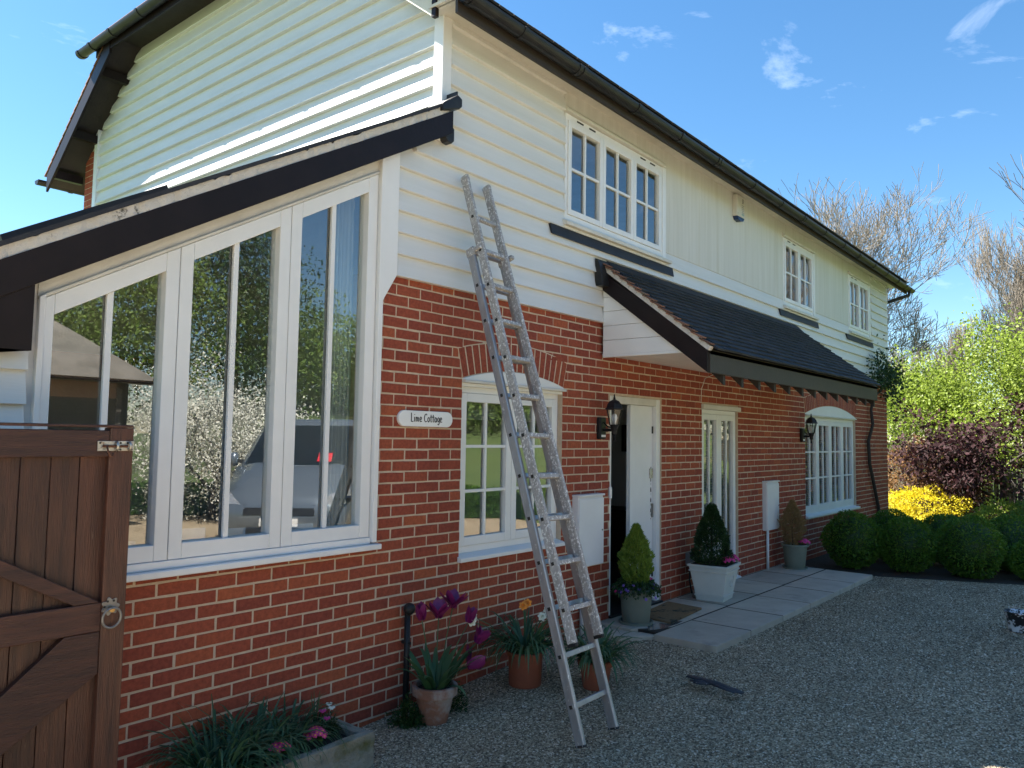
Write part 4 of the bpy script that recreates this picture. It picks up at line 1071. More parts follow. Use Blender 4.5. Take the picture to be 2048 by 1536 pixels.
for p in (BL1, BR1):
    q = Vector(p); MB().bar(q-dB*.06, q+dB*.006, .036, .078, nB).build('end_cap', 'alu_paint', LD, bevel=.008)
    MB().bar(q-dB*.045+nB*.066, q-dB*.015+nB*.066, .036, .070, nB).build('guide_hook', 'alu_paint', LD, bevel=.006)
for p in (FL1, FR1):
    q = Vector(p); MB().bar(q-dF*.05, q+dF*.01, .034, .074, nF).build('end_cap', 'alu_paint', LD, bevel=.014)
for p in (FL0, FR0):
    q = Vector(p); MB().bar(q-dF*.02, q+dF*.004, .03, .07, nF).build('end_cap', 'black_plastic', LD, bevel=.006)

# ================================================================== gate
GT = thing('garden_gate', 'dark brown ledged and braced wooden gate standing open against the wall', 'gate', (-2.8, -.45, -.1))
gy = -.45; gx1 = -2.062; zb_, zt_ = GZ(-2.4)+.04, 1.735
px_ = gx1-.115
for i in range(12):
    x1 = gx1-.092-i*.112; x0 = x1-.109
    MB().box(x0, x1, gy+.002+.002*(i % 2), gy+.026, zb_+.02, zt_-.05).build('plank', 'gate_wood', GT, bevel=.003)
MB().box(gx1-.100, gx1, gy-.034, gy+.03, zb_, zt_-.001).build('stile', 'gate_wood', GT, bevel=.004)
MB().box(gx1-1.46, gx1-1.36, gy-.034, gy+.03, zb_, zt_-.001).build('stile', 'gate_wood', GT, bevel=.004)
MB().box(gx1-1.36, gx1-.1005, gy-.032, gy+.001, zt_-.125, zt_-.012).build('rail', 'gate_rail', GT, bevel=.004)
MB().box(gx1-1.36, gx1-.1005, gy-.032, gy+.001, .875, .995).build('rail', 'gate_rail', GT, bevel=.004)
MB().box(gx1-1.36, gx1-.1005, gy-.032, gy+.001, zb_+.05, zb_+.18).build('rail', 'gate_rail', GT, bevel=.004)
MB().box(gx1-1.46, gx1-.002, gy-.036, gy+.031, zt_, zt_+.012).build('top_capping', 'gate_rail', GT, bevel=.003)
gc = gx1-.1
MB().prism([(gc-.005, .996), (gc-.11, .996), (gc-1.2, zt_-.126), (gc-1.07, zt_-.126)], 1, gy-.031, gy+.001).build('brace', 'gate_rail', GT, bevel=.003)
MB().prism([(gc-.002, .874), (gc-.14, .874), (gc-1.2, zb_+.182), (gc-1.05, zb_+.182), (gc-.002, .70)], 1, gy-.031, gy+.001).build('brace', 'gate_rail', GT, bevel=.003)
bx0, bx1, bz = gx1-.152, gx1+.002, 1.655
bt = MB().box(bx0, bx1, gy-.038, gy-.0335, bz-.02, bz+.022).build('slide_bolt', 'zinc', GT, bevel=.001)
MB().tube([(bx0+.02, gy-.044, bz), (bx1-.03, gy-.044, bz)], .0055, 8).build('bar', 'rust', bt)
MB().tube([(bx0+.035, gy-.046, bz), (bx0+.037, gy-.058, bz-.025), (bx0+.045, gy-.062, bz-.045), (bx0+.055, gy-.06, bz-.043), (bx0+.058, gy-.058, bz-.03)], .004, 7).build('handle', 'rust', bt, smooth=True)
for x in (bx0+.078, bx1-.022):
    MB().tube([(x, gy-.038, bz+.018), (x, gy-.054, bz+.008), (x, gy-.054, bz-.008), (x, gy-.038, bz-.018)], .006, 7).build('staple', 'zinc', bt, smooth=True)
for x, z in ((bx0+.01, bz+.014), (bx0+.095, bz+.014), (bx0+.095, bz-.014), (bx1-.012, bz-.014), (bx1-.03, bz+.014)):
    MB().tube([(x, gy-.0395, z), (x, gy-.036, z)], .0045, 8).build('screw', 'ink', bt)
rx, rz = gx1-.066, .975
rg = MB()
for k in range(7):
    a = 2*math.pi*k/7; rg.lathe([(0, 0), (.014, 0), (.014, .004), (0, .004)], (0, 0, 0), 10)
rg = MB()
pts = []
for k in range(56):
    a = 2*math.pi*k/56; r_ = .034+.006*math.cos(7*a); pts.append((rx+math.cos(a)*r_, rz+math.sin(a)*r_))
lt = rg.prism(pts, 1, gy-.0395, gy-.0345).build('ring_latch', 'iron_grey', GT, bevel=.001)
MB().tube([(rx, gy-.038, rz-.01), (rx, gy-.06, rz-.012)], .011, 10).build('spindle', 'brass', lt)
MB().tube([(rx+.038*math.sin(2*math.pi*i/28), gy-.056-.004*math.cos(2*math.pi*i/28), rz-.046+.042*math.cos(2*math.pi*i/28)) for i in range(29)], .0052, 8).build('ring', 'iron_grey', lt, smooth=True)
for k in range(3):
    a = R(60+30*k*2); MB().tube([(rx+.025*math.cos(a), gy-.041, rz+.025*math.sin(a)), (rx+.025*math.cos(a), gy-.038, rz+.025*math.sin(a))], .005, 8).build('screw', 'ink', lt)
# hanging post
GP = thing('gate_post', 'square dark brown timber post carrying the garden gate', 'post', (gx1-1.53, gy, -.3))
MB().box(gx1-1.60, gx1-1.475, gy-.06, gy+.06, -.35, 1.85).build('shaft', 'gate_wood', GP, bevel=.006)
MB().box(gx1-1.61, gx1-1.465, gy-.07, gy+.07, 1.85, 1.875).build('cap', 'gate_rail', GP, bevel=.006)

# ================================================================== terrace
TR = MB().box(2.46, 6.97, -1.16, .004, -.06, .0525).build('terrace', 'soil'); struct(TR)
for (y0, y1, offs) in ((-.582, -.004, 0.0), (-1.172, -.592, .12)):
    xs = [2.385]; x = 2.385+(.78 if y1 > -.1 else .72)
    while x < 6.7: xs.append(x); x += .775
    xs.append(6.99)
    for a, b in zip(xs[:-1], xs[1:]):
        if y1 > -.1 and a < 2.4:
            # broken corner slab by the door
            MB().prism([(2.50, y0+.16), (2.72, y0), (b-.004, y0), (b-.004, y1), (2.42, y1), (2.40, -.36)], 2, .0, .056).build('slab', 'paving', TR, bevel=.004)
            continue
        MB().box(a, b-.018, y0+.004, y1-.004, -.035, .055+random.uniform(-.002, .002)).build('slab', 'paving', TR, bevel=.006)
MB().prism([(2.18, -.30), (2.26, -.44), (2.44, -.60), (2.52, -.50), (2.42, -.36), (2.40, -.05), (2.22, -.05)], 2, -.06, .03).build('slab', 'paving', TR, bevel=.008)
tag(MB().prism([(2.46, -.50), (2.60, -.565), (2.86, -.575), (2.99, -.56), (2.93, -.52), (2.80, -.50), (2.76, -.42), (2.62, -.40)], 2, .0562, .0576).build('puddle', 'wet_paving'), 'wet patch on the paving beside the door mat', 'puddle')
mat_ = MB().prism([(2.80, -.545), (3.57, -.47), (3.61, -.075), (2.85, -.16)], 2, .056, .074).build('doormat', 'coir', bevel=.004); tag(mat_, 'worn brown coir doormat in front of the open door', 'doormat')

# ================================================================== small things on the ground
# crumpled black work gloves
GV = thing('work_glove', 'dark paint-spotted work glove dropped on the gravel', 'glove', (1.55, -1.53, .0))
a0, a1 = Vector((1.60, -1.31, .015)), Vector((1.50, -1.76, .015)); dd = (a1-a0).normalized(); ss = dd.cross(Vector((0, 0, 1)))
def lump(pts, w_, name):
    mb = MB(); n = 10; rings = []
    for (p, wd_, h) in pts:
        p = Vector(p); rings.append([p+ss*math.cos(2*math.pi*k/n)*wd_+Vector((0, 0, 1))*(math.sin(2*math.pi*k/n)*h+h) for k in range(n)])
    vs_ = [v for r_ in rings for v in r_]; fs = []
    for i in range(len(rings)-1):
        for k in range(n): fs.append((i*n+k, i*n+(k+1) % n, (i+1)*n+(k+1) % n, (i+1)*n+k))
    fs += [tuple(range(n))[::-1], tuple(range((len(rings)-1)*n, len(rings)*n))]
    mb.add(vs_, fs); o = mb.build(name, 'glove', GV, smooth=True); return o
lump([(a0, .028, .008), (a0+dd*.08, .034, .012), (a0+dd*.16, .030, .013), (a0+dd*.24, .034, .016), (a0+dd*.32, .028, .012), (a0+dd*.40, .034, .010), (a0+dd*.46, .026, .007)], 1, 'palm')
f0 = a0+dd*.22
for j, (off, ln_) in enumerate(((.03, .13), (.052, .15), (.072, .10))):
    lump([(f0+ss*.01, .012, .007), (f0+ss*off-dd*ln_*.5, .014, .009), (f0+ss*(off+.012)-dd*ln_, .012, .007)], 1, 'finger')
lump([(f0+ss*.015, .016, .012), (f0+ss*.03+dd*.1, .014, .009), (f0+ss*.035+dd*.2, .012, .006)], 1, 'cuff')
BK = thing('paint_bucket', 'black paint kettle splashed with white paint on the gravel', 'bucket', (5.0, -3.0, 0))
bx, by = 5.005, -2.955
MB().lathe([(0, .004), (.088, .004), (.092, .012), (.122, .172), (.128, .176), (.128, .184), (.118, .184), (.088, .02), (0, .018)], (bx, by, 0), 24).build('body', 'bucket', BK, smooth=True)
MB().lathe([(0, .125), (.107, .125), (.108, .122), (0, .121)], (bx, by, 0), 24).build('paint', 'wet_paint', BK)
MB().tube([(bx+.12*math.cos(t), by+.12*math.sin(t)*.9-.02, .18+.035*math.sin(t)) for t in [math.pi*i/14 for i in range(15)]], .003, 6).build('handle', 'zinc', BK, smooth=True)

# ================================================================== pots and planting
def pot(name, label, c, rb, rt_, h, rim, mat, group=None, soil=.9, n=32, saucer=False):
    T_ = thing(name, label, 'plant pot', c, group)
    pr = [(0, 0), (rb*.96, 0), (rb, .008), (rb+(rt_-rb)*.78, h-rim), (rt_+.012, h-rim+.004), (rt_+.014, h-.006), (rt_+.008, h), (rt_-.012, h), (rt_-.018, h*.85), (0, h*.84)]
    MB().lathe(pr, c, n).build('body', mat, T_, smooth=False)
    o = T_.children[0]
    for p in o.data.polygons: p.use_smooth = True
    em = o.modifiers.new('e', 'EDGE_SPLIT'); em.split_angle = R(35)
    MB().lathe([(0, h*soil), (rt_-.016, h*soil-.004)], c, 20).build('soil', 'soil', T_)
    if saucer: MB().lathe([(0, -.001), (rb+.03, -.001), (rb+.035, .022), (rb+.025, .022), (rb+.02, .008), (0, .008)], c, 24).build('saucer', mat, T_)
    return T_
def blades(name, label, cat, c, n, r0, ln_, wd_, spread, droop, mat, group=None, up_=1.0, seg=6, rs=None):
    rs = rs or random.Random(hash(name+str(round(c[0]*100))) % 1000 if False else int(c[0]*1000) % 997)
    mb = MB()
    for i in range(n):
        a = rs.random()*6.28; r_ = r0*math.sqrt(rs.random()); tl_ = spread*(.25+.75*rs.random())
        mb.blade((c[0]+math.cos(a)*r_, c[1]+math.sin(a)*r_, c[2]), (math.cos(a)*tl_, math.sin(a)*tl_, up_), ln_*rs.uniform(.55, 1.1), wd_*rs.uniform(.7, 1.2), droop*rs.uniform(.3, 1.4), seg, side=rs.uniform(-.7, .7))
    return mb
def petalhead(mb, c, axis, n, ln_, wd_, cup, rs, curl=.0):
    c = Vector(c); ax = Vector(axis).normalized(); u = ax.orthogonal().normalized(); v = ax.cross(u)
    for k in range(n):
        a = 2*math.pi*(k+rs.uniform(-.15, .15))/n; o_ = u*math.cos(a)+v*math.sin(a); s_ = ax.cross(o_)
        cp = cup*rs.uniform(.75, 1.3); g = 5; vs_ = []
        for i in range(g+1):
            t = i/g; r_ = ln_*(.38*math.sin(t*math.pi*.55)*cp+.15*t*t*curl); h = ln_*t*(1-.15*curl*t)
            w_ = wd_*math.sin(math.pi*(.14+.80*t))**.8*(1 if i < g else .25)
            pc = c+ax*h+o_*r_
            vs_ += [pc-s_*w_/2-o_*w_*.12, pc+o_*.06*w_, pc+s_*w_/2-o_*w_*.12]
        fs = []
        for i in range(g):
            for j in range(2): fs.append((i*3+j, i*3+j+1, i*3+j+4, i*3+j+3))
        mb.add(vs_, fs)
def flatflower(mb, c, nrm, n, r_, rs):
    c = Vector(c); nv_ = Vector(nrm).normalized(); u = nv_.orthogonal().normalized(); v = nv_.cross(u); a0 = rs.random()*6
    for k in range(n):
        a = a0+2*math.pi*k/n; o_ = u*math.cos(a)+v*math.sin(a); s_ = nv_.cross(o_)
        mb.add([c, c+o_*r_*.6+s_*r_*.42+nv_*r_*.1, c+o_*r_+s_*r_*.16, c+o_*r_-s_*r_*.16, c+o_*r_*.6-s_*r_*.42+nv_*r_*.1], [(0,1,2,3,4)])
rs = random.Random(21)
# tulips
tc_ = (.035, -.30, GZ(.0)-.0)
pot('terracotta_pot', 'weathered terracotta pot of purple tulips with limescale below its rim', tc_, .088, .135, .235, .062, 'old_terracotta')
TP = thing('tulips', 'dark purple tulips with broad grey-green leaves in the weathered pot', 'tulips', (tc_[0], tc_[1], tc_[2]+.2))
mb = MB()
for i in range(24):
    a = rs.random()*6.28; r_ = .08*math.sqrt(rs.random())
    mb.blade((tc_[0]+math.cos(a)*r_, tc_[1]+math.sin(a)*r_, .085), (math.cos(a)*.75, math.sin(a)*.75, 1.0), rs.uniform(.22, .38), rs.uniform(.034, .058), rs.uniform(.5, 1.9), 6, side=rs.uniform(-.4, .4))
mb.blade((tc_[0]+.03, tc_[1]-.09, .11), (.15, -.8, .3), .17, .036, 3.2, 6)
mb.build('leaf', 'leaf_tulip', TP, smooth=True)
heads = [(-.125, -.33, .555, .115, .55), (.015, -.34, .545, .125, 1.3), (.155, -.33, .585, .13, 1.5), (.30, -.34, .465, .115, .65), (.385, -.34, .315, .12, .9), (.28, -.36, .180, .125, 1.5)]
for (x, y, z, s_, cup) in heads:
    st_ = MB(); b0 = Vector((tc_[0]+(x-tc_[0])*.25, tc_[1]+(y-tc_[1])*.25, .10)); e0 = Vector((x, y, z)); mid = b0.lerp(e0, .55)+Vector((0, 0, .04))
    st_.tube([b0, mid, e0], .0032, 6); st_.build('stem', 'leaf_tulip', TP, smooth=True)
    h_ = MB(); ax = (e0-mid).normalized()+Vector((0, 0, .6)); petalhead(h_, e0, ax, 3, s_*1.05, s_*.62, cup*.8, rs, cup*.6); petalhead(h_, e0, ax, 3, s_, s_*.62, cup, rs, cup); h_.build('flower', 'purple_petal', TP, smooth=True)
    l_ = MB(); petalhead(l_, e0+ax.normalized()*.006, ax, 3, s_*.3, s_*.2, .8, rs); l_.build('stamen', 'cream_petal', TP)
# weeds round the tulip pot
for (c, r_, lab) in (((-.10, -.20, GZ(-.1)+.03), (.10, .10, .12), 'ferny dark green weed between the black vent pipe and the tulip pot'), ((.24, -.22, GZ(.2)+.03), (.13, .14, .15), 'ferny dark green weed growing beside the tulip pot at the wall')):
    P, dn = shell(1500, c, r_, .2, .3); P[:, 2] = np.maximum(P[:, 2], GZ(.1)+.004)
    o = leaves('weed', P, .022, 'leaf_weed', None, axis=dn, aspect=.4); tag(o, lab, 'weed')
# daffodils
def daffs(c, zr, n, ln_, pn, plab, r_):
    T_ = thing('daffodils', plab, 'daffodils', (c[0], c[1], zr))
    blades('b', '', '', (c[0], c[1], zr), n, r_, ln_, .019, 1.1, 4.2, 'leaf_blade', rs=rs).build('leaf', 'leaf_blade', T_, smooth=True)
    return T_
d1 = (.905, -.36, GZ(.9)); pot('terracotta_pot', 'bright orange terracotta pot of daffodils against the wall', d1, .118, .128, .245, .03, 'terracotta')
D1 = daffs(d1, d1[2]+.21, 190, .46, 'd', 'strappy daffodil leaves with yellow and cream blooms in the orange pot', .09)
d2 = (1.165, -.80, GZ(1.1)); pot('terracotta_pot', 'dull terracotta pot standing behind the ladder feet', d2, .092, .118, .20, .04, 'terracotta')
D2 = daffs(d2, d2[2]+.17, 170, .42, 'd', 'strappy green leaves spilling from the pot behind the ladder', .08)
for (x, y, z, mt1, mt2, lab) in ((.845, -.38, .50, 'orange_petal', 'orange_petal', 0), (.885, -.39, .515, 'orange_petal', 'orange_petal', 0), (1.02, -.42, .40, 'cream_petal', 'cream_petal', 0), (1.115, -.40, .43, 'cream_petal', 'cream_petal', 0), (1.15, -.42, .415, 'cream_petal', 'cream_petal', 0), (1.09, -.43, .40, 'cream_petal', 'cream_petal', 0), (.345, -.34, .50, 'cream_petal', 'cream_petal', 0), (.325, -.35, .47, 'cream_petal', 'cream_petal', 0)):
    mb = MB(); nr_ = (-.7+rs.gauss(0, .2), -.6, .35); flatflower(mb, (x, y, z), nr_, 6, .032, rs); fo = mb.build('flower', mt1, D1, smooth=False)
    mb = MB(); c = Vector((x, y, z)); nv_ = Vector(nr_).normalized(); mb.tube([c, c+nv_*.008, c+nv_*.018], [.007, .008, .012], 8, caps=False); mb.build('trumpet', mt2, fo)
    mb = MB(); b0 = Vector((.905+rs.uniform(-.05, .05), -.36, .15)) if x > .6 else Vector((.80, -.34, .16)); mb.tube([b0, b0.lerp(c, .6)+Vector((0, 0, .05)), c], .003, 5); mb.build('stem', 'leaf_blade', D1, smooth=True)
# green pot by the door: lime conifer and violas
g1 = (2.68, -.27, .056)
pot('sage_pot', 'sage green round pot by the door holding a lime conifer', (2.64, -.27, .056), .122, .155, .315, .035, 'sage_pot', saucer=True)
def conifer(name, label, c, r_, h, mat, n, size, lump_=.25, aspect=.3):
    T_ = thing(name, label, 'shrub', c)
    t = rng.random(n)**.9; a = rng.random(n)*6.283
    prof = np.sin(np.pi*np.clip(.16+.84*t, 0, 1))**.75*(1-.35*t)
    lum = 1+lump_*np.sin(a*3+t*9)*np.sin(t*17+a)
    rr = r_*prof*lum*(.45+.55*np.sqrt(rng.random(n)))
    P = np.stack([c[0]+rr*np.cos(a), c[1]+rr*np.sin(a), c[2]+h*t], 1)
    ax = np.stack([np.cos(a)*.55, np.sin(a)*.55, np.ones(n)*.9], 1)
    leaves('foliage', P, size, mat, T_, axis=ax, aspect=aspect, jitter=.45)
    MB().tube([(c[0], c[1], c[2]-.05), (c[0], c[1], c[2]+h*.85)], [.012, .003], 6).build('stem', 'dark_bark', T_)
    return T_
conifer('dwarf_conifer', 'feathery lime green dwarf conifer in the sage pot by the door', (2.64, -.27, .36), .155, .56, 'leaf_lime_conifer', 9000, .034)
VI = thing('violas', 'trailing violet and pink violas spilling over the sage pot rim', 'flowers', (2.64, -.27, .35))
n = 2600; a = rng.random(n)*6.283; rr = .10+.12*rng.random(n)
P = np.stack([2.64+rr*np.cos(a), -.27+rr*np.sin(a), .37-np.maximum(0, rr-.15)*.9+rng.random(n)*.07], 1)
leaves('foliage', P, .024, 'leaf_dark', VI, aspect=.6)
for i in range(46):
    a = rs.random()*6.28; r_ = rs.uniform(.12, .24); mb = MB(); z = .40-max(0, r_-.16)*1.0+rs.uniform(-.02, .05)
    flatflower(mb, (2.64+math.cos(a)*r_, -.27+math.sin(a)*r_, z), (math.cos(a), math.sin(a), .6), 5, .015, rs); mb.build('flower', 'pink_petal' if i % 9 == 0 else 'violet_petal', VI)
for k in range(6):
    mb = MB(); flatflower(mb, (2.735+.02*math.cos(k), -.345+.02*math.sin(k), .43+.008*(k % 3)), (-.5, -.5, .8), 5, .02, rs); mb.build('flower', 'pink_petal', VI)
# white square planter
WP = thing('square_planter', 'white square tapered planter with a rope-ring crest beside the narrow window', 'planter', (4.14, -.34, .056))
wc = (4.150, -.335); wrot = Matrix.Rotation(R(7), 3, 'Z')
def frustum(mb, cx, cy, z0, r0, z1, r1):
    vs_ = []
    for z, r_ in ((z0, r0), (z1, r1)):
        for i, k in ((-1, -1), (1, -1), (1, 1), (-1, 1)):
            p = wrot @ Vector((i*(r_+.025), k*(r_-.0), 0)); vs_.append((cx+p.x, cy+p.y, z))
    return mb.add(vs_, [(0,3,2,1),(4,5,6,7),(0,1,5,4),(1,2,6,5),(2,3,7,6),(3,0,4,7)])
frustum(MB(), *wc, .056, .142, .105, .149).build('plinth', 'white_pot', WP, bevel=.005)
frustum(MB(), *wc, .105, .157, .118, .159).build('band', 'white_pot', WP, bevel=.004)
frustum(MB(), *wc, .118, .149, .355, .190).build('body', 'white_pot', WP, bevel=.005)
frustum(MB(), *wc, .355, .202, .370, .205).build('band', 'white_pot', WP, bevel=.004)
frustum(MB(), *wc, .370, .194, .402, .200).build('neck', 'white_pot', WP, bevel=.004)
frustum(MB(), *wc, .402, .212, .428, .216).build('rim', 'white_pot', WP, bevel=.006)
frustum(MB(), *wc, .40, .19, .4285, .190).build('soil', 'soil', WP)
mb = MB(); zc = .255; sl_ = (.190-.149)/(.355-.118)
def crest_pt(u, z):
    p = wrot @ Vector((u, -(.149+sl_*(z-.118))-.003, 0)); return (wc[0]+p.x, wc[1]+p.y, z)
mb.tube([crest_pt(.03+.05*math.cos(2*math.pi*i/28), zc+.058*math.sin(2*math.pi*i/28)) for i in range(29)], .0055, 6)
mb.tube([crest_pt(.005, zc-.03), crest_pt(.02, zc+.028), crest_pt(.03, zc), crest_pt(.045, zc+.02), crest_pt(.052, zc-.03)], .005, 6)
mb.build('crest', 'white_pot', WP)
CT = thing('cone_shrub', 'clipped dark green cone shrub in the white square planter', 'shrub', (4.12, -.33, .43))
n = 9000; t = rng.random(n); a = rng.random(n)*6.283; rr = (.215*(1-t)**.8*(1-np.exp(-t*14)*.35)+.02)*(1+.12*np.sin(a*4+t*11))*(.55+.45*np.sqrt(rng.random(n)))
P = np.stack([4.10+rr*np.cos(a), -.33+rr*np.sin(a), .43+.60*t], 1)
leaves('foliage', P, .026, 'leaf_dark', CT, axis=np.stack([np.cos(a), np.sin(a), np.ones(n)*.8], 1), aspect=.5)
MB().tube([(4.10, -.33, .40), (4.10, -.33, .95)], [.012, .004], 6).build('stem', 'dark_bark', CT)
def primula(c, n, label, mat='pink_petal', leafs=True, sp=.05, eye=True, pr=.0145):
    T_ = thing('primula', label, 'flowers', c)
    if leafs:
        mb = MB()
        for i in range(9):
            a = i*.7+rs.random()*.4; mb.blade((c[0], c[1], c[2]-.03), (math.cos(a), math.sin(a), .45), .085, .038, 1.2, 5)
        mb.build('leaf', 'leaf_mid', T_, smooth=True)
    for i in range(n):
        a = i*2.4; r_ = sp*math.sqrt((i+.5)/n); p = Vector((c[0]+math.cos(a)*r_, c[1]+math.sin(a)*r_, c[2]+.03*(1-(r_/sp)**2)+rs.uniform(-.006, .006)))
        nv_ = Vector((math.cos(a)*r_*14-.3, math.sin(a)*r_*14-.3, 1)); mb = MB(); flatflower(mb, p, nv_, 5, pr, rs); f_ = mb.build('flower', mat, T_)
        if eye: mb = MB(); flatflower(mb, p+nv_.normalized()*.0025, nv_, 5, .0055, rs); mb.build('eye', 'yellow_eye', f_)
primula((4.12, -.50, .475), 20, 'magenta primulas at the front corner of the white planter', sp=.075, eye=False, pr=.024)
primula((4.30, -.47, .475), 18, 'magenta primulas beside the cone shrub at the side of the white planter', sp=.07, eye=False, pr=.024)
# far pot
pot('sage_pot', 'sage green round pot at the far end of the paving', (6.77, -.26, .056), .125, .162, .315, .032, 'sage_pot', saucer=True)
conifer('dwarf_conifer', 'dried brown dwarf conifer in the far sage pot', (6.74, -.24, .36), .16, .56, 'leaf_brown', 5000, .036, .4, .2)
primula((6.80, -.37, .405), 16, 'pink primulas at the foot of the dried brown conifer', sp=.075, eye=False, pr=.026)
# stone trough
TG = thing('stone_trough', 'low weathered stone trough of spring flowers below the tall window', 'trough', (-1.1, -.27, -.14))
def rough_box(x0, x1, y0, y1, z0, z1, name, parent, seed):
    r_ = random.Random(seed); mb = MB(); nx, ny, nz_ = max(2, int((x1-x0)/.05)), max(2, int((y1-y0)/.05)), max(2, int((z1-z0)/.05))
    o = None
    import bmesh
    bm = bmesh.new(); bmesh.ops.create_cube(bm, size=1)
    bmesh.ops.subdivide_edges(bm, edges=bm.edges[:], cuts=5, use_grid_fill=True)
    for v in bm.verts:
        c = v.co; v.co = Vector((x0+(c.x+.5)*(x1-x0), y0+(c.y+.5)*(y1-y0), z0+(c.z+.5)*(z1-z0)))
        v.co += Vector((r_.gauss(0, .003), r_.gauss(0, .003), r_.gauss(0, .003)))
    vs_ = [v.co.copy() for v in bm.verts]; fs = [tuple(v.index for v in f.verts) for f in bm.faces]; bm.free()
    return MB().add(vs_, fs).build(name, 'stone', parent, bevel=.008, smooth=False)
tx0, tx1, ty0, ty1, tzb, tzt = -1.62, -.61, -.462, -.045, -.20, .028
rough_box(tx0, tx1, ty0, ty0+.06, tzb, tzt, 'side', TG, 1); rough_box(tx0, tx1, ty1-.06, ty1, tzb, tzt-.002, 'side', TG, 2)
rough_box(tx0, tx0+.06, ty0+.058, ty1-.058, tzb, tzt-.003, 'end', TG, 3); rough_box(tx1-.065, tx1, ty0+.058, ty1-.058, tzb, tzt-.003, 'end', TG, 4)
MB().box(tx0+.05, tx1-.05, ty0+.05, ty1-.05, tzb, tzt-.045).build('soil', 'soil', TG)
for i, (x, y, nb_, ln_) in enumerate(((-1.45, -.24, 200, .48), (-1.22, -.20, 200, .44), (-1.0, -.17, 150, .37))):
    o = thing('grape_hyacinth', ['long arching green leaves of a bulb clump at the gate end of the trough', 'tangled arching green leaves in the middle of the trough', 'arching green leaves of a bulb clump behind the pink primulas'][i], 'plant', (x, y, -.01))
    blades('b', '', '', (x, y, -.015), nb_, .11, ln_, .0145, 1.1, 4.6, 'leaf_blade', rs=rs).build('leaf', 'leaf_blade', o, smooth=True)
primula((-.94, -.36, .085), 26, 'pink primulas with yellow eyes towards the open end of the trough', sp=.062)
primula((-1.20, -.40, .095), 22, 'deep pink primulas under the arching leaves in the trough', sp=.055)
AU = thing('aubrieta', 'small pale pink rock plant at the open end of the trough', 'plant', (-.74, -.22, .0))
P, dn = shell(900, (-.75, -.20, .03), (.075, .08, .06), .1, .2); leaves('foliage', P, .022, 'leaf_dark', AU, axis=dn, aspect=.25)
for k, (x, y, z) in enumerate(((-.79, -.26, .105), (-.71, -.20, .13), (-.76, -.18, .12), (-.70, -.16, .14))):
    for j in range(3):
        mb = MB(); flatflower(mb, (x+.012*math.cos(j*2), y+.012*math.sin(j*2), z), (-.4, -.5, .8), 5, .010, rs); mb.build('flower', 'cream_petal' if k % 2 else 'pink_petal', AU)
mb = MB()
for k in range(9): mb.blade((-.76+rs.uniform(-.03, .03), -.13, .0), (rs.gauss(0, .15), rs.gauss(0, .1), 1), rs.uniform(.14, .26), .009, .3, 5)
mb.build('shoot', 'leaf_tulip', AU, smooth=True)
rough_box(-.90, -.78, -.15, -.09, -.02, .05, 'stone', TG, 8)

# ================================================================== garden beyond the house
def ball(c, r_, label, grp=None, n=7500):
    T_ = thing('box_ball', label, 'shrub', (c[0], c[1], 0), grp)
    P, dn = shell(n, c, (r_, r_*.98, r_*.97), .80, .055)
    P[:, 2] = np.maximum(P[:, 2], .015)
    leaves('foliage', P, .030, 'leaf_box', T_, axis=dn, aspect=.55, jitter=1.0)
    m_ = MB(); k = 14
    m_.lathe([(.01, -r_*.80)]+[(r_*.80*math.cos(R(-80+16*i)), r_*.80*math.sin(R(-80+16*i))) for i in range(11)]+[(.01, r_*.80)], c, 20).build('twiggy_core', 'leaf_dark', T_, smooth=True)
    MB().tube([(c[0], c[1], -.03), (c[0], c[1], .2)], .03, 7).build('stem', 'dark_bark', T_)
ball((7.72, -.72, .385), .385, 'clipped box ball standing against the brick wall at the end of the paving')
ball((7.90, -1.37, .37), .365, 'clipped box ball second along from the brick wall')
ball((8.10, -2.08, .385), .405, 'largest clipped box ball, third along from the brick wall')
ball((8.75, -.98, .38), .37, 'clipped box ball half hidden between the first two front balls')
ball((8.95, -1.62, .36), .35, 'clipped box ball half hidden behind the second and third front balls')
ball((9.0, -2.45, .38), .40, 'clipped box ball half hidden behind the largest one')
ball((8.35, -2.72, .25), .26, 'small loose box ball beside the largest one')
def mound(name, label, c, r_, n, size, mat, cat='shrub', lo=.55, lump_=.25, aspect=.5, stems=5):
    T_ = thing(name, label, cat, (c[0], c[1], 0))
    P, dn = shell(n, c, r_, lo, lump_); P[:, 2] = np.abs(P[:, 2]-.02)+.02
    leaves('foliage', P, size, mat, T_, axis=dn, aspect=aspect)
    mb = MB()
    for i in range(stems):
        a = i*6.28/stems; mb.tube([(c[0]+.05*math.cos(a), c[1]+.05*math.sin(a), -.03), (c[0]+r_[0]*.5*math.cos(a), c[1]+r_[1]*.5*math.sin(a), c[2]+r_[2]*.4)], [.018, .006], 5)
    mb.build('stem', 'dark_bark', T_)
    return T_
mound('golden_shrub', 'bright golden yellow shrub glowing behind the box balls', (15.7, .0, .32), (.80, .80, .46), 10000, .045, 'leaf_gold', lump_=.3)
mound('russet_shrub', 'russet brown shrub at the corner of the house behind the golden one', (17.4, .55, .95), (.85, .8, .85), 6000, .06, 'leaf_russet')
mound('tan_shrub', 'tall tan twiggy shrub in front of the fence by the house corner', (18.6, .1, 1.0), (.8, 1.0, .9), 6000, .07, 'leaf_russet', lump_=.4)
mound('green_perennial', 'low fresh green perennial clump in the sunny bed', (14.6, -1.6, .25), (.6, .5, .35), 2500, .06, 'leaf_fresh')
mound('green_perennial', 'low mid-green clump under the dark purple maple', (14.2, -2.3, .25), (.7, .5, .35), 2500, .06, 'leaf_mid')
mb = MB()
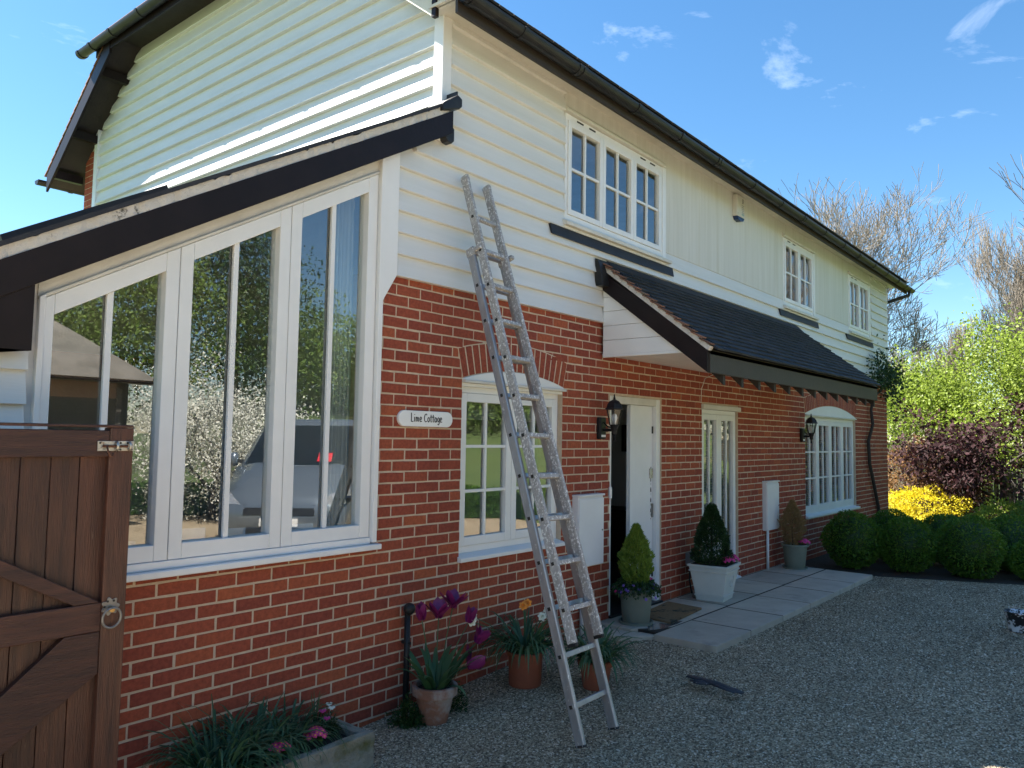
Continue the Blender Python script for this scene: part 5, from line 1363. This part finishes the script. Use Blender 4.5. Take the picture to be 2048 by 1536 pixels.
for i in range(60):
    a = rs.random()*6.28; mb.blade((8.55+rs.uniform(-.2, .2), -3.15+rs.uniform(-.12, .12), 0), (math.cos(a)*.8, math.sin(a)*.8, 1), rs.uniform(.15, .3), .012, 1.3, 5)
tag(mb.build('grass_tuft', 'leaf_tulip', smooth=True), 'loose grassy tuft at the edge of the gravel past the largest box ball', 'grass')
# purple maple
def tree(name, label, base, d0, ln_, rad, depth, bark, leaf=None, nleaf=0, lsize=.05, seed=1, cat='tree', lr=.25, thick=1.0, flat=1.0, minr=.004, group=None, lower=None, **kw):
    T_ = thing(name, label, cat, base, group); r_ = random.Random(seed); segs, tips = [], []
    b0 = Vector((base[0], base[1], base[2]-.06))
    grow(b0, d0, ln_, rad, depth, segs, tips, rs=r_, minr=minr, **kw)
    big = [s for s in segs if s[4] >= depth-1]; small = [s for s in segs if s[4] < depth-1]
    segmesh('trunk', big, bark, T_, thick)
    if small: segmesh('branches', small, bark, T_, thick)
    if leaf:
        src = np.array([t[0] for t in tips]+[s[1] for s in segs if s[4] <= 1])
        P = src[rng.integers(0, len(src), nleaf)]+rng.normal(0, lr, (nleaf, 3))*np.array([1, 1, flat])
        P[:, 2] = np.maximum(P[:, 2], .1)
        leaves('crown', P, lsize, leaf, T_, aspect=.6)
    return T_
MK = dict(spread=.85, upb=-.02, nb=(2, 3), wig=.22, lenk=.78)
tree('purple_maple', 'dark purple maple with layered branches above the box balls', (17.6, -1.35, 0), (-.05, .1, 1), 1.34, .08, 5, 'dark_bark', 'leaf_purple', 9000, .10, 4, lr=.15, flat=.3, **MK)
tree('purple_maple', 'dark purple maple spreading beyond the largest box ball', (16.8, -2.6, 0), (.1, .12, 1), 1.28, .08, 5, 'dark_bark', 'leaf_purple', 9000, .10, 6, lr=.15, flat=.3, **MK)
# panel fence behind
def fence(a, b, h, label):
    T_ = thing('board_fence', label, 'fence', (*a, 0)); A_, B_ = Vector((*a, 0)), Vector((*b, 0)); L_ = (B_-A_).length; dd_ = (B_-A_).normalized()
    n = int(L_/.13)
    for i in range(n):
        p = A_+dd_*(i*.13); q = p+dd_*.122; z1 = h+random.uniform(-.01, .01)
        MB().add([(p.x, p.y, .02), (q.x, q.y, .02), (q.x, q.y, z1), (p.x, p.y, z1), (p.x+.02, p.y, .02), (q.x+.02, q.y, .02), (q.x+.02, q.y, z1), (p.x+.02, p.y, z1)],
                 [(0,1,2,3),(7,6,5,4),(0,4,5,1),(1,5,6,2),(2,6,7,3),(3,7,4,0)]).build('board', 'fence_wood', T_)
    MB().bar(A_+Vector((.02, 0, h)), B_+Vector((.02, 0, h)), .06, .03).build('capping', 'fence_wood', T_)
    for k in range(int(L_/1.8)+1):
        p = A_+dd_*min(L_, k*1.8); MB().box(p.x+.025, p.x+.11, p.y-.045, p.y+.045, -.05, h-.05).build('post', 'fence_wood', T_)
fence((20.2, -7.0), (19.4, 3.5), 1.72, 'weathered grey board fence behind the purple maples')
# fresh green trees against the fence
FG = dict(spread=.5, upb=.10, nb=(2, 3), wig=.16, lenk=.76)
for i, (x, y, ln_, sd_, nl) in enumerate(((18.6, -.1, 1.15, 3, 12000), (18.4, -1.9, 1.3, 8, 14000), (17.8, -3.4, 1.25, 12, 14000), (20.9, 1.6, 1.3, 15, 11000), (21.5, -.9, 1.45, 17, 12000), (21.2, -3.2, 1.55, 19, 12000))):
    tree('hawthorn_tree', ['fresh green tree nearest the corner of the house', 'fresh green tree between the house corner tree and the leaning one', 'fresh green tree leaning over the purple maples', 'fresh green tree behind the fence close to the house end', 'fresh green tree behind the fence under the bare treetops', 'fresh green tree behind the fence past the purple maples'][i],
         (x, y, 0), (0, -.04, 1), ln_, .09, 5, 'bark', 'leaf_fresh', nl, .075, sd_, lr=.26, **FG)
BT = dict(spread=.42, upb=.16, nb=(2, 3), wig=.13, lenk=.77)
tree('bare_tree', 'tall leafless tree rising beyond the roof ridge at the far end', (24.6, 4.3, 0), (.0, .0, 1), 2.6, .22, 7, 'pale_bark', None, seed=5, minr=.009, thick=.72, **dict(BT, spread=.55))
for i, (x, y, ln_, sd_) in enumerate(((27.0, 1.6, 1.45, 7), (26.0, -.9, 2.15, 9), (25.0, -2.3, 2.6, 14), (29.5, 3.4, 1.5, 21))):
    tree('bare_tree', ['leafless upright tree just past the corner of the house', 'leafless upright tree above the fresh green trees', 'leafless upright tree above the purple maples', 'leafless pale tree far behind the house corner'][i], (x, y, 0), (.0, .0, 1), ln_, .2, 7, 'pale_bark', None, seed=sd_, minr=.008, thick=.65, **dict(BT, spread=.34, upb=.25))
tree('bare_tree', 'leafless tree whose branches reach in over the drive', (16.5, -4.6, 0), (.0, .02, 1), 2.3, .2, 6, 'pale_bark', None, seed=31, minr=.007, thick=.8, **BT)
# climber on the end of the front wall
CL = thing('climbing_rose', 'woody climber with a twisted bare stem and dark leaves at the far wall corner', 'climber', (11.8, -.06, 0))
MB().tube([(11.85, -.07, -.02), (11.80, -.05, .40), (11.45, -.05, .95), (11.18, -.05, 1.35), (11.12, -.05, 1.75), (11.35, -.07, 2.05), (11.28, -.06, 2.3), (11.40, -.08, 2.55), (11.9, -.08, 2.7), (12.3, -.09, 2.95)], [.035, .032, .03, .03, .03, .028, .026, .022, .018, .01], 8).build('stem', 'dark_bark', CL, smooth=True)
MB().tube([(11.3, -.07, 2.42), (10.8, -.08, 2.5), (10.4, -.08, 2.42)], [.02, .014, .006], 7).build('stem', 'dark_bark', CL, smooth=True)
MB().tube([(11.9, -.08, 2.68), (11.7, -.10, 3.1), (11.45, -.13, 3.42)], [.012, .008, .003], 6).build('shoot', 'dark_bark', CL, smooth=True)
P = np.concatenate([np.array((11.65, -.25, 2.92))+rng.normal(0, 1, (800, 3))*(.42, .10, .16), np.array((11.5, -.16, 3.25))+rng.normal(0, 1, (120, 3))*(.14, .05, .13), np.array((12.35, -.2, 2.75))+rng.normal(0, 1, (260, 3))*(.12, .1, .25)])
P[:, 1] = np.minimum(P[:, 1], -.05)
leaves('foliage', P, .06, 'leaf_dark', CL, aspect=.6)

# ================================================================== courtyard behind the camera (seen in the window glass)
# van
VN = thing('van', 'silver panel van parked on the sunny gravel facing the house', 'van', (2.8, -5.5, 0))
vo = Vector((2.78, -5.48, GZ(2.8))); vd = Vector((.758, -.652, 0)).normalized(); vr = Vector((-vd.y, vd.x, 0))   # vd points to the rear
def VP(s, t, z): return vo+vd*s+vr*t+Vector((0, 0, z))
def loft(st_, name, mat, parent=VN, smooth=True):
    """st_: list of (s, [(halfwidth,z)...]) mirrored cross-sections"""
    n = len(st_[0][1]); vs_ = []; fs = []
    for s, pr_ in st_:
        for h, z in pr_: vs_.append(VP(s, h, z))
        for h, z in reversed(pr_): vs_.append(VP(s, -h, z))
    k = 2*n
    for i in range(len(st_)-1):
        for j in range(k): fs.append((i*k+j, i*k+(j+1) % k, (i+1)*k+(j+1) % k, (i+1)*k+j))
    fs += [tuple(range(k))[::-1], tuple(range((len(st_)-1)*k, len(st_)*k))]
    return MB().add(vs_, fs).build(name, mat, parent, smooth=smooth)
bd = loft([(0.0, [(.45, .26), (.66, .28), (.74, .50), (.66, .68), (.40, .72)]),
      (.10, [(.55, .24), (.84, .27), (.88, .56), (.82, .80), (.50, .86)]),
      (.45, [(.60, .22), (.93, .27), (.95, .70), (.86, .98), (.55, 1.06)]),
      (.95, [(.62, .22), (.95, .27), (.965, .80), (.91, 1.20), (.60, 1.27)]),
      (1.3, [(.62, .22), (.95, .27), (.965, .85), (.925, 1.25), (.60, 1.28)]),
      (4.75, [(.62, .24), (.95, .30), (.965, .95), (.93, 1.27), (.60, 1.29)]),
      (4.85, [(.58, .30), (.90, .36), (.92, .95), (.88, 1.25), (.56, 1.27)])], 'body', 'silver_paint')
def cabin_pt(uu, z, off=0.0):
    t = (z-1.22)/(1.96-1.22); sf = .84+.84*t+.10*max(0, t-.85)/.15; hw = .93-.15*t-.10*max(0, t-.85)/.15
    return VP(sf+.34*abs(uu)**3-off, uu*(hw+off*.6), z)
cb_ = MB(); vs_ = []; zs_ = (1.22, 1.35, 1.55, 1.75, 1.86, 1.93, 1.96); us_ = [-1+2*j/16 for j in range(17)]
for z in zs_:
    ring_ = [cabin_pt(u, z) for u in us_]
    t = (z-1.22)/.74; hw = .93-.15*t-.10*max(0, t-.85)/.15
    vs_ += ring_+[VP(4.8-.08*t, hw, z), VP(4.8-.08*t, -hw, z)]
k = 19
cb_.add(vs_, [(i*k+j, i*k+(j+1) % k, (i+1)*k+(j+1) % k, (i+1)*k+j) for i in range(len(zs_)-1) for j in range(k)]+[tuple(range((len(zs_)-1)*k, len(zs_)*k))])
cb_.build('cabin', 'silver_paint', VN, smooth=True)
ws = MB(); zs_ = (1.25, 1.42, 1.62, 1.80, 1.855); us_ = [-.90+1.8*j/14 for j in range(15)]
ws.add([cabin_pt(u, z, .012) for z in zs_ for u in us_], [(i*15+j, i*15+j+1, (i+1)*15+j+1, (i+1)*15+j) for i in range(4) for j in range(14)])
ws.build('windscreen', 'tinted_glass', VN, smooth=True)
for sg in (-1, 1):
    hl = MB(); hl.add([VP(.06, sg*.50, .66), VP(.13, sg*.84, .70), VP(.42, sg*.925, .88), VP(.40, sg*.90, .97), VP(.14, sg*.72, .87)], [(0,1,2,3,4)]); hl.add([VP(-.005, sg*.48, .66), VP(.05, sg*.86, .68), VP(.34, sg*.955, .82), VP(.30, sg*.915, .93), VP(.06, sg*.70, .87)], [(0,1,2,3,4)]); hl.build('headlight', 'lamp_lens', VN)
    MB().lathe([(0, 0), (.001, 0)], (0, 0, 0), 4)
    p = VP(1.25, sg*1.06, 1.30); MB().lathe([(0, -.11), (.06, -.09), (.075, 0), (.06, .10), (0, .12)], p, 10).build('wing_mirror', 'silver_paint', VN, smooth=True)
    MB().bar(VP(1.25, sg*.92, 1.27), p, .04, .05).build('mirror_arm', 'black_plastic', VN)
    MB().add([VP(1.35, sg*.915, 1.33), VP(1.85, sg*.86, 1.72), VP(2.35, sg*.862, 1.74), VP(2.35, sg*.935, 1.30)], [(0,1,2,3)]).build('side_window', 'tinted_glass', VN)
    for s in (.90, 3.95):
        wl = MB().tube([VP(s, sg*.97, .32), VP(s, sg*.75, .32)], .32, 22).build('wheel', 'tyre', VN); MB().tube([VP(s, sg*.985, .32), VP(s, sg*.96, .32)], .20, 16).build('rim', 'rim', wl)
def vpatch(s0, t0, t1, z0, z1, name, mat, s1=None, parent=VN):
    s1 = s0 if s1 is None else s1
    return MB().add([VP(s0, t0, z0), VP(s0, t1, z0), VP(s1, t1, z1), VP(s1, t0, z1), VP(s0+.03, t0, z0), VP(s0+.03, t1, z0), VP(s1+.03, t1, z1), VP(s1+.03, t0, z1)], [(0,1,2,3),(7,6,5,4),(0,4,5,1),(1,5,6,2),(2,6,7,3),(3,7,4,0)]).build(name, mat, parent)
vpatch(-.012, -.50, -.10, .58, .72, 'grille', 'black_plastic', .005); vpatch(-.012, .10, .50, .58, .72, 'grille', 'black_plastic', .005)
vpatch(-.02, -.48, .48, .30, .38, 'lower_grille', 'black_plastic')
npl = vpatch(-.035, -.27, .27, .42, .53, 'number_plate', 'plate_white')
vpatch(.60, -.50, -.12, 1.115, 1.165, 'bonnet_scoop', 'black_plastic', .80)
MB().tube([VP(-.02, 0, .69), VP(.02, 0, .69)], .065, 18).build('badge', 'rim', VN)
vpatch(.90, .30, .52, 1.30, 1.43, 'steering_lock', 'red_plastic', 1.06)
# plate characters
PL = {'V': [[(0, 1), (.3, 0), (.6, 1)]], '3': [[(0, 1), (.55, 1), (.25, .55), (.55, .4), (.5, .05), (0, 0)]], '0': [[(0, 0), (0, 1), (.5, 1), (.5, 0), (0, 0)]], '5': [[(.5, 1), (0, 1), (0, .55), (.5, .5), (.5, 0), (0, 0)]]}
mb = MB(); tx_ = -.16
for ch in 'V30 5':
    if ch in PL:
        for st_ in PL[ch]: mb.tube([VP(-.038, -(tx_+p[0]*.07), .44+p[1]*.07) for p in st_], .006, 5)
    tx_ += .07
mb.build('number', 'ink', npl)
# open-fronted cart lodge
BN = thing('cart_lodge', 'dark open-fronted cart lodge with a grey hipped roof across the courtyard', 'barn', (-2.5, -11, GZ(-2)))
b0x, b1x, b0y, b1y, ez = -7.5, 2.3, -9.2, -14.5, 2.55
mb = MB(); o_ = .35
q = [(b0x-o_, b0y+o_, ez), (b1x+o_, b0y+o_, ez), (b1x+o_, b1y-o_, ez), (b0x-o_, b1y-o_, ez)]; yc = (b0y+b1y)/2
mb.add(q+[(b0x+2.4, yc, ez+2.3), (b1x-2.4, yc, ez+2.3)], [(0,1,2,3),(1,0,4,5),(2,1,5),(3,2,5,4),(0,3,4)]); mb.build('roof', 'barn_roof', BN)
MB().box(b0x, b1x, b1y, b1y+.1, -.4, ez).build('back_wall', 'barn_board', BN); MB().box(b0x, b0x+.1, b1y, b0y, -.4, ez).build('side_wall', 'barn_board', BN); MB().box(b1x-.1, b1x, b1y, b0y, -.4, ez).build('side_wall', 'barn_board', BN)
for i in range(5):
    x = b0x+.1+(b1x-b0x-.2)*i/4; MB().box(x-.09, x+.09, b0y-.18, b0y, -.4, ez).build('post', 'barn_board', BN)
MB().box(b0x, b1x, b0y-.19, b0y-.01, ez-.3, ez-.05).build('beam', 'pine', BN)
gutter('gutter', (b0x-.3, b0y+.42, ez-.02), (b1x+.3, b0y+.42, ez-.02), .06, BN, [])
# blossom tree
tree('blossom_tree', 'white blossoming fruit tree beside the cart lodge', (4.6, -10.4, 0), (0, .05, 1), .95, .09, 5, 'dark_bark', 'leaf_blossom', 20000, .055, 44, lr=.24, spread=.75, upb=.05, nb=(2, 3), wig=.2, lenk=.8)
# clipped hedge at the edge of the drive
def hedge(pts, h, wd_, label, mat='leaf_box', dens=2200, size=.06):
    T_ = thing('clipped_hedge', label, 'hedge', (*pts[0], 0)); Ps = []; Ns = []
    for (x0, y0), (x1, y1) in zip(pts[:-1], pts[1:]):
        L_ = math.hypot(x1-x0, y1-y0); n = int(L_*dens); t = rng.random(n); dx_, dy_ = (x1-x0)/L_, (y1-y0)/L_
        ang = rng.uniform(0, math.pi, n); u = np.cos(ang); v = np.sin(ang)**.5; k = 1+.06*np.sin(t*L_*5)
        off = u*wd_/2*k; z = np.clip(v*h*k, .02, None)
        z = np.where(rng.random(n) < .4, rng.random(n)*h, z)
        off = np.where(z < h*.8, np.sign(u)*wd_/2*(.9+.1*rng.random(n)), off)
        Ps.append(np.stack([x0+(x1-x0)*t-dy_*off, y0+(y1-y0)*t+dx_*off, z], 1)); Ns.append(np.stack([-dy_*u, dx_*u, v], 1))
        MB().bar((x0, y0, h*.42), (x1, y1, h*.42), wd_*.8, h*.8).build('twiggy_core', 'leaf_dark', T_)
    leaves('foliage', np.concatenate(Ps), size, mat, T_, axis=np.concatenate(Ns), aspect=.6)
hedge([(3.4, -13.2), (9.35, -6.55), (14, -5.9)], .62, .7, 'low clipped box hedge between the drive and the lawn')
bank = MB(); nx_ = 16
rows_ = [(0, .0), (3, .25), (7, 1.0), (14, 2.4), (26, 4.0), (60, 5.5)]
vs_ = []; 
for (dd_, z) in rows_:
    for i in range(nx_+1):
        t = i/nx_; bx_ = 1.5+(10.3-1.5)*t*1.6-(.2)*t; by_ = -15.6+(-6.6+15.6)*t*1.6
        vs_.append((bx_+dd_*.745, by_-dd_*.667, z))
bank.add(vs_, [(r_*(nx_+1)+i, r_*(nx_+1)+i+1, (r_+1)*(nx_+1)+i+1, (r_+1)*(nx_+1)+i) for r_ in range(len(rows_)-1) for i in range(nx_)])
struct(bank.build('lawn_bank', 'grass_ground', smooth=True))
# trees behind the lawn
k_ = 0
for az, dist, hgt, wdt, mt_ in ((17, 27, 9.0, 3.0, 'leaf_mid'), (22, 30, 10.0, 3.4, 'leaf_mid'), (26.5, 31, 10.5, 3.2, 'leaf_mid'), (31, 32, 10.5, 3.2, 'leaf_dark'), (34.5, 33, 8.4, 3.0, 'leaf_mid'), (38.5, 33, 5.8, 3.0, 'leaf_mid'), (43.5, 31, 5.0, 3.4, 'leaf_dark'), (49, 30, 4.6, 3.4, 'leaf_mid'), (55, 30, 5.2, 3.6, 'leaf_mid'), (61, 31, 6.0, 3.6, 'leaf_mid'), (67, 33, 6.0, 3.6, 'leaf_dark'), (73, 36, 6.5, 3.8, 'leaf_mid')):
    a = R(az); x = CAM.x+dist*math.sin(a); y = -(CAM.y+dist*math.cos(a)); z0 = 1.0
    T_ = thing('garden_tree', 'dense %s tree on the bank, %s from the cart lodge' % ('dark green' if mt_ == 'leaf_dark' else 'green', ['first', 'second', 'third', 'fourth', 'fifth', 'sixth', 'seventh', 'eighth', 'ninth', 'tenth', 'eleventh', 'twelfth'][k_]), 'tree', (x, y, z0), 'trees on the bank behind the lawn'); k_ += 1
    n = 12600; c_ = np.array((x, y, z0+hgt*.52)); P = []
    for j in range(14):
        o3 = unit(1)[0]*np.array((wdt*.55, wdt*.55, hgt*.33))*rng.random()**.4
        q, dn = shell(n//14, c_+o3, (wdt*.5, wdt*.5, hgt*.2), .6, .3); P.append(q)
    leaves('crown', np.concatenate(P), .135, mt_, T_, aspect=.6)
    MB().tube([(x, y, -.5), (x, y, z0+hgt*.6)], [.22, .08], 7).build('trunk', 'bark', T_)
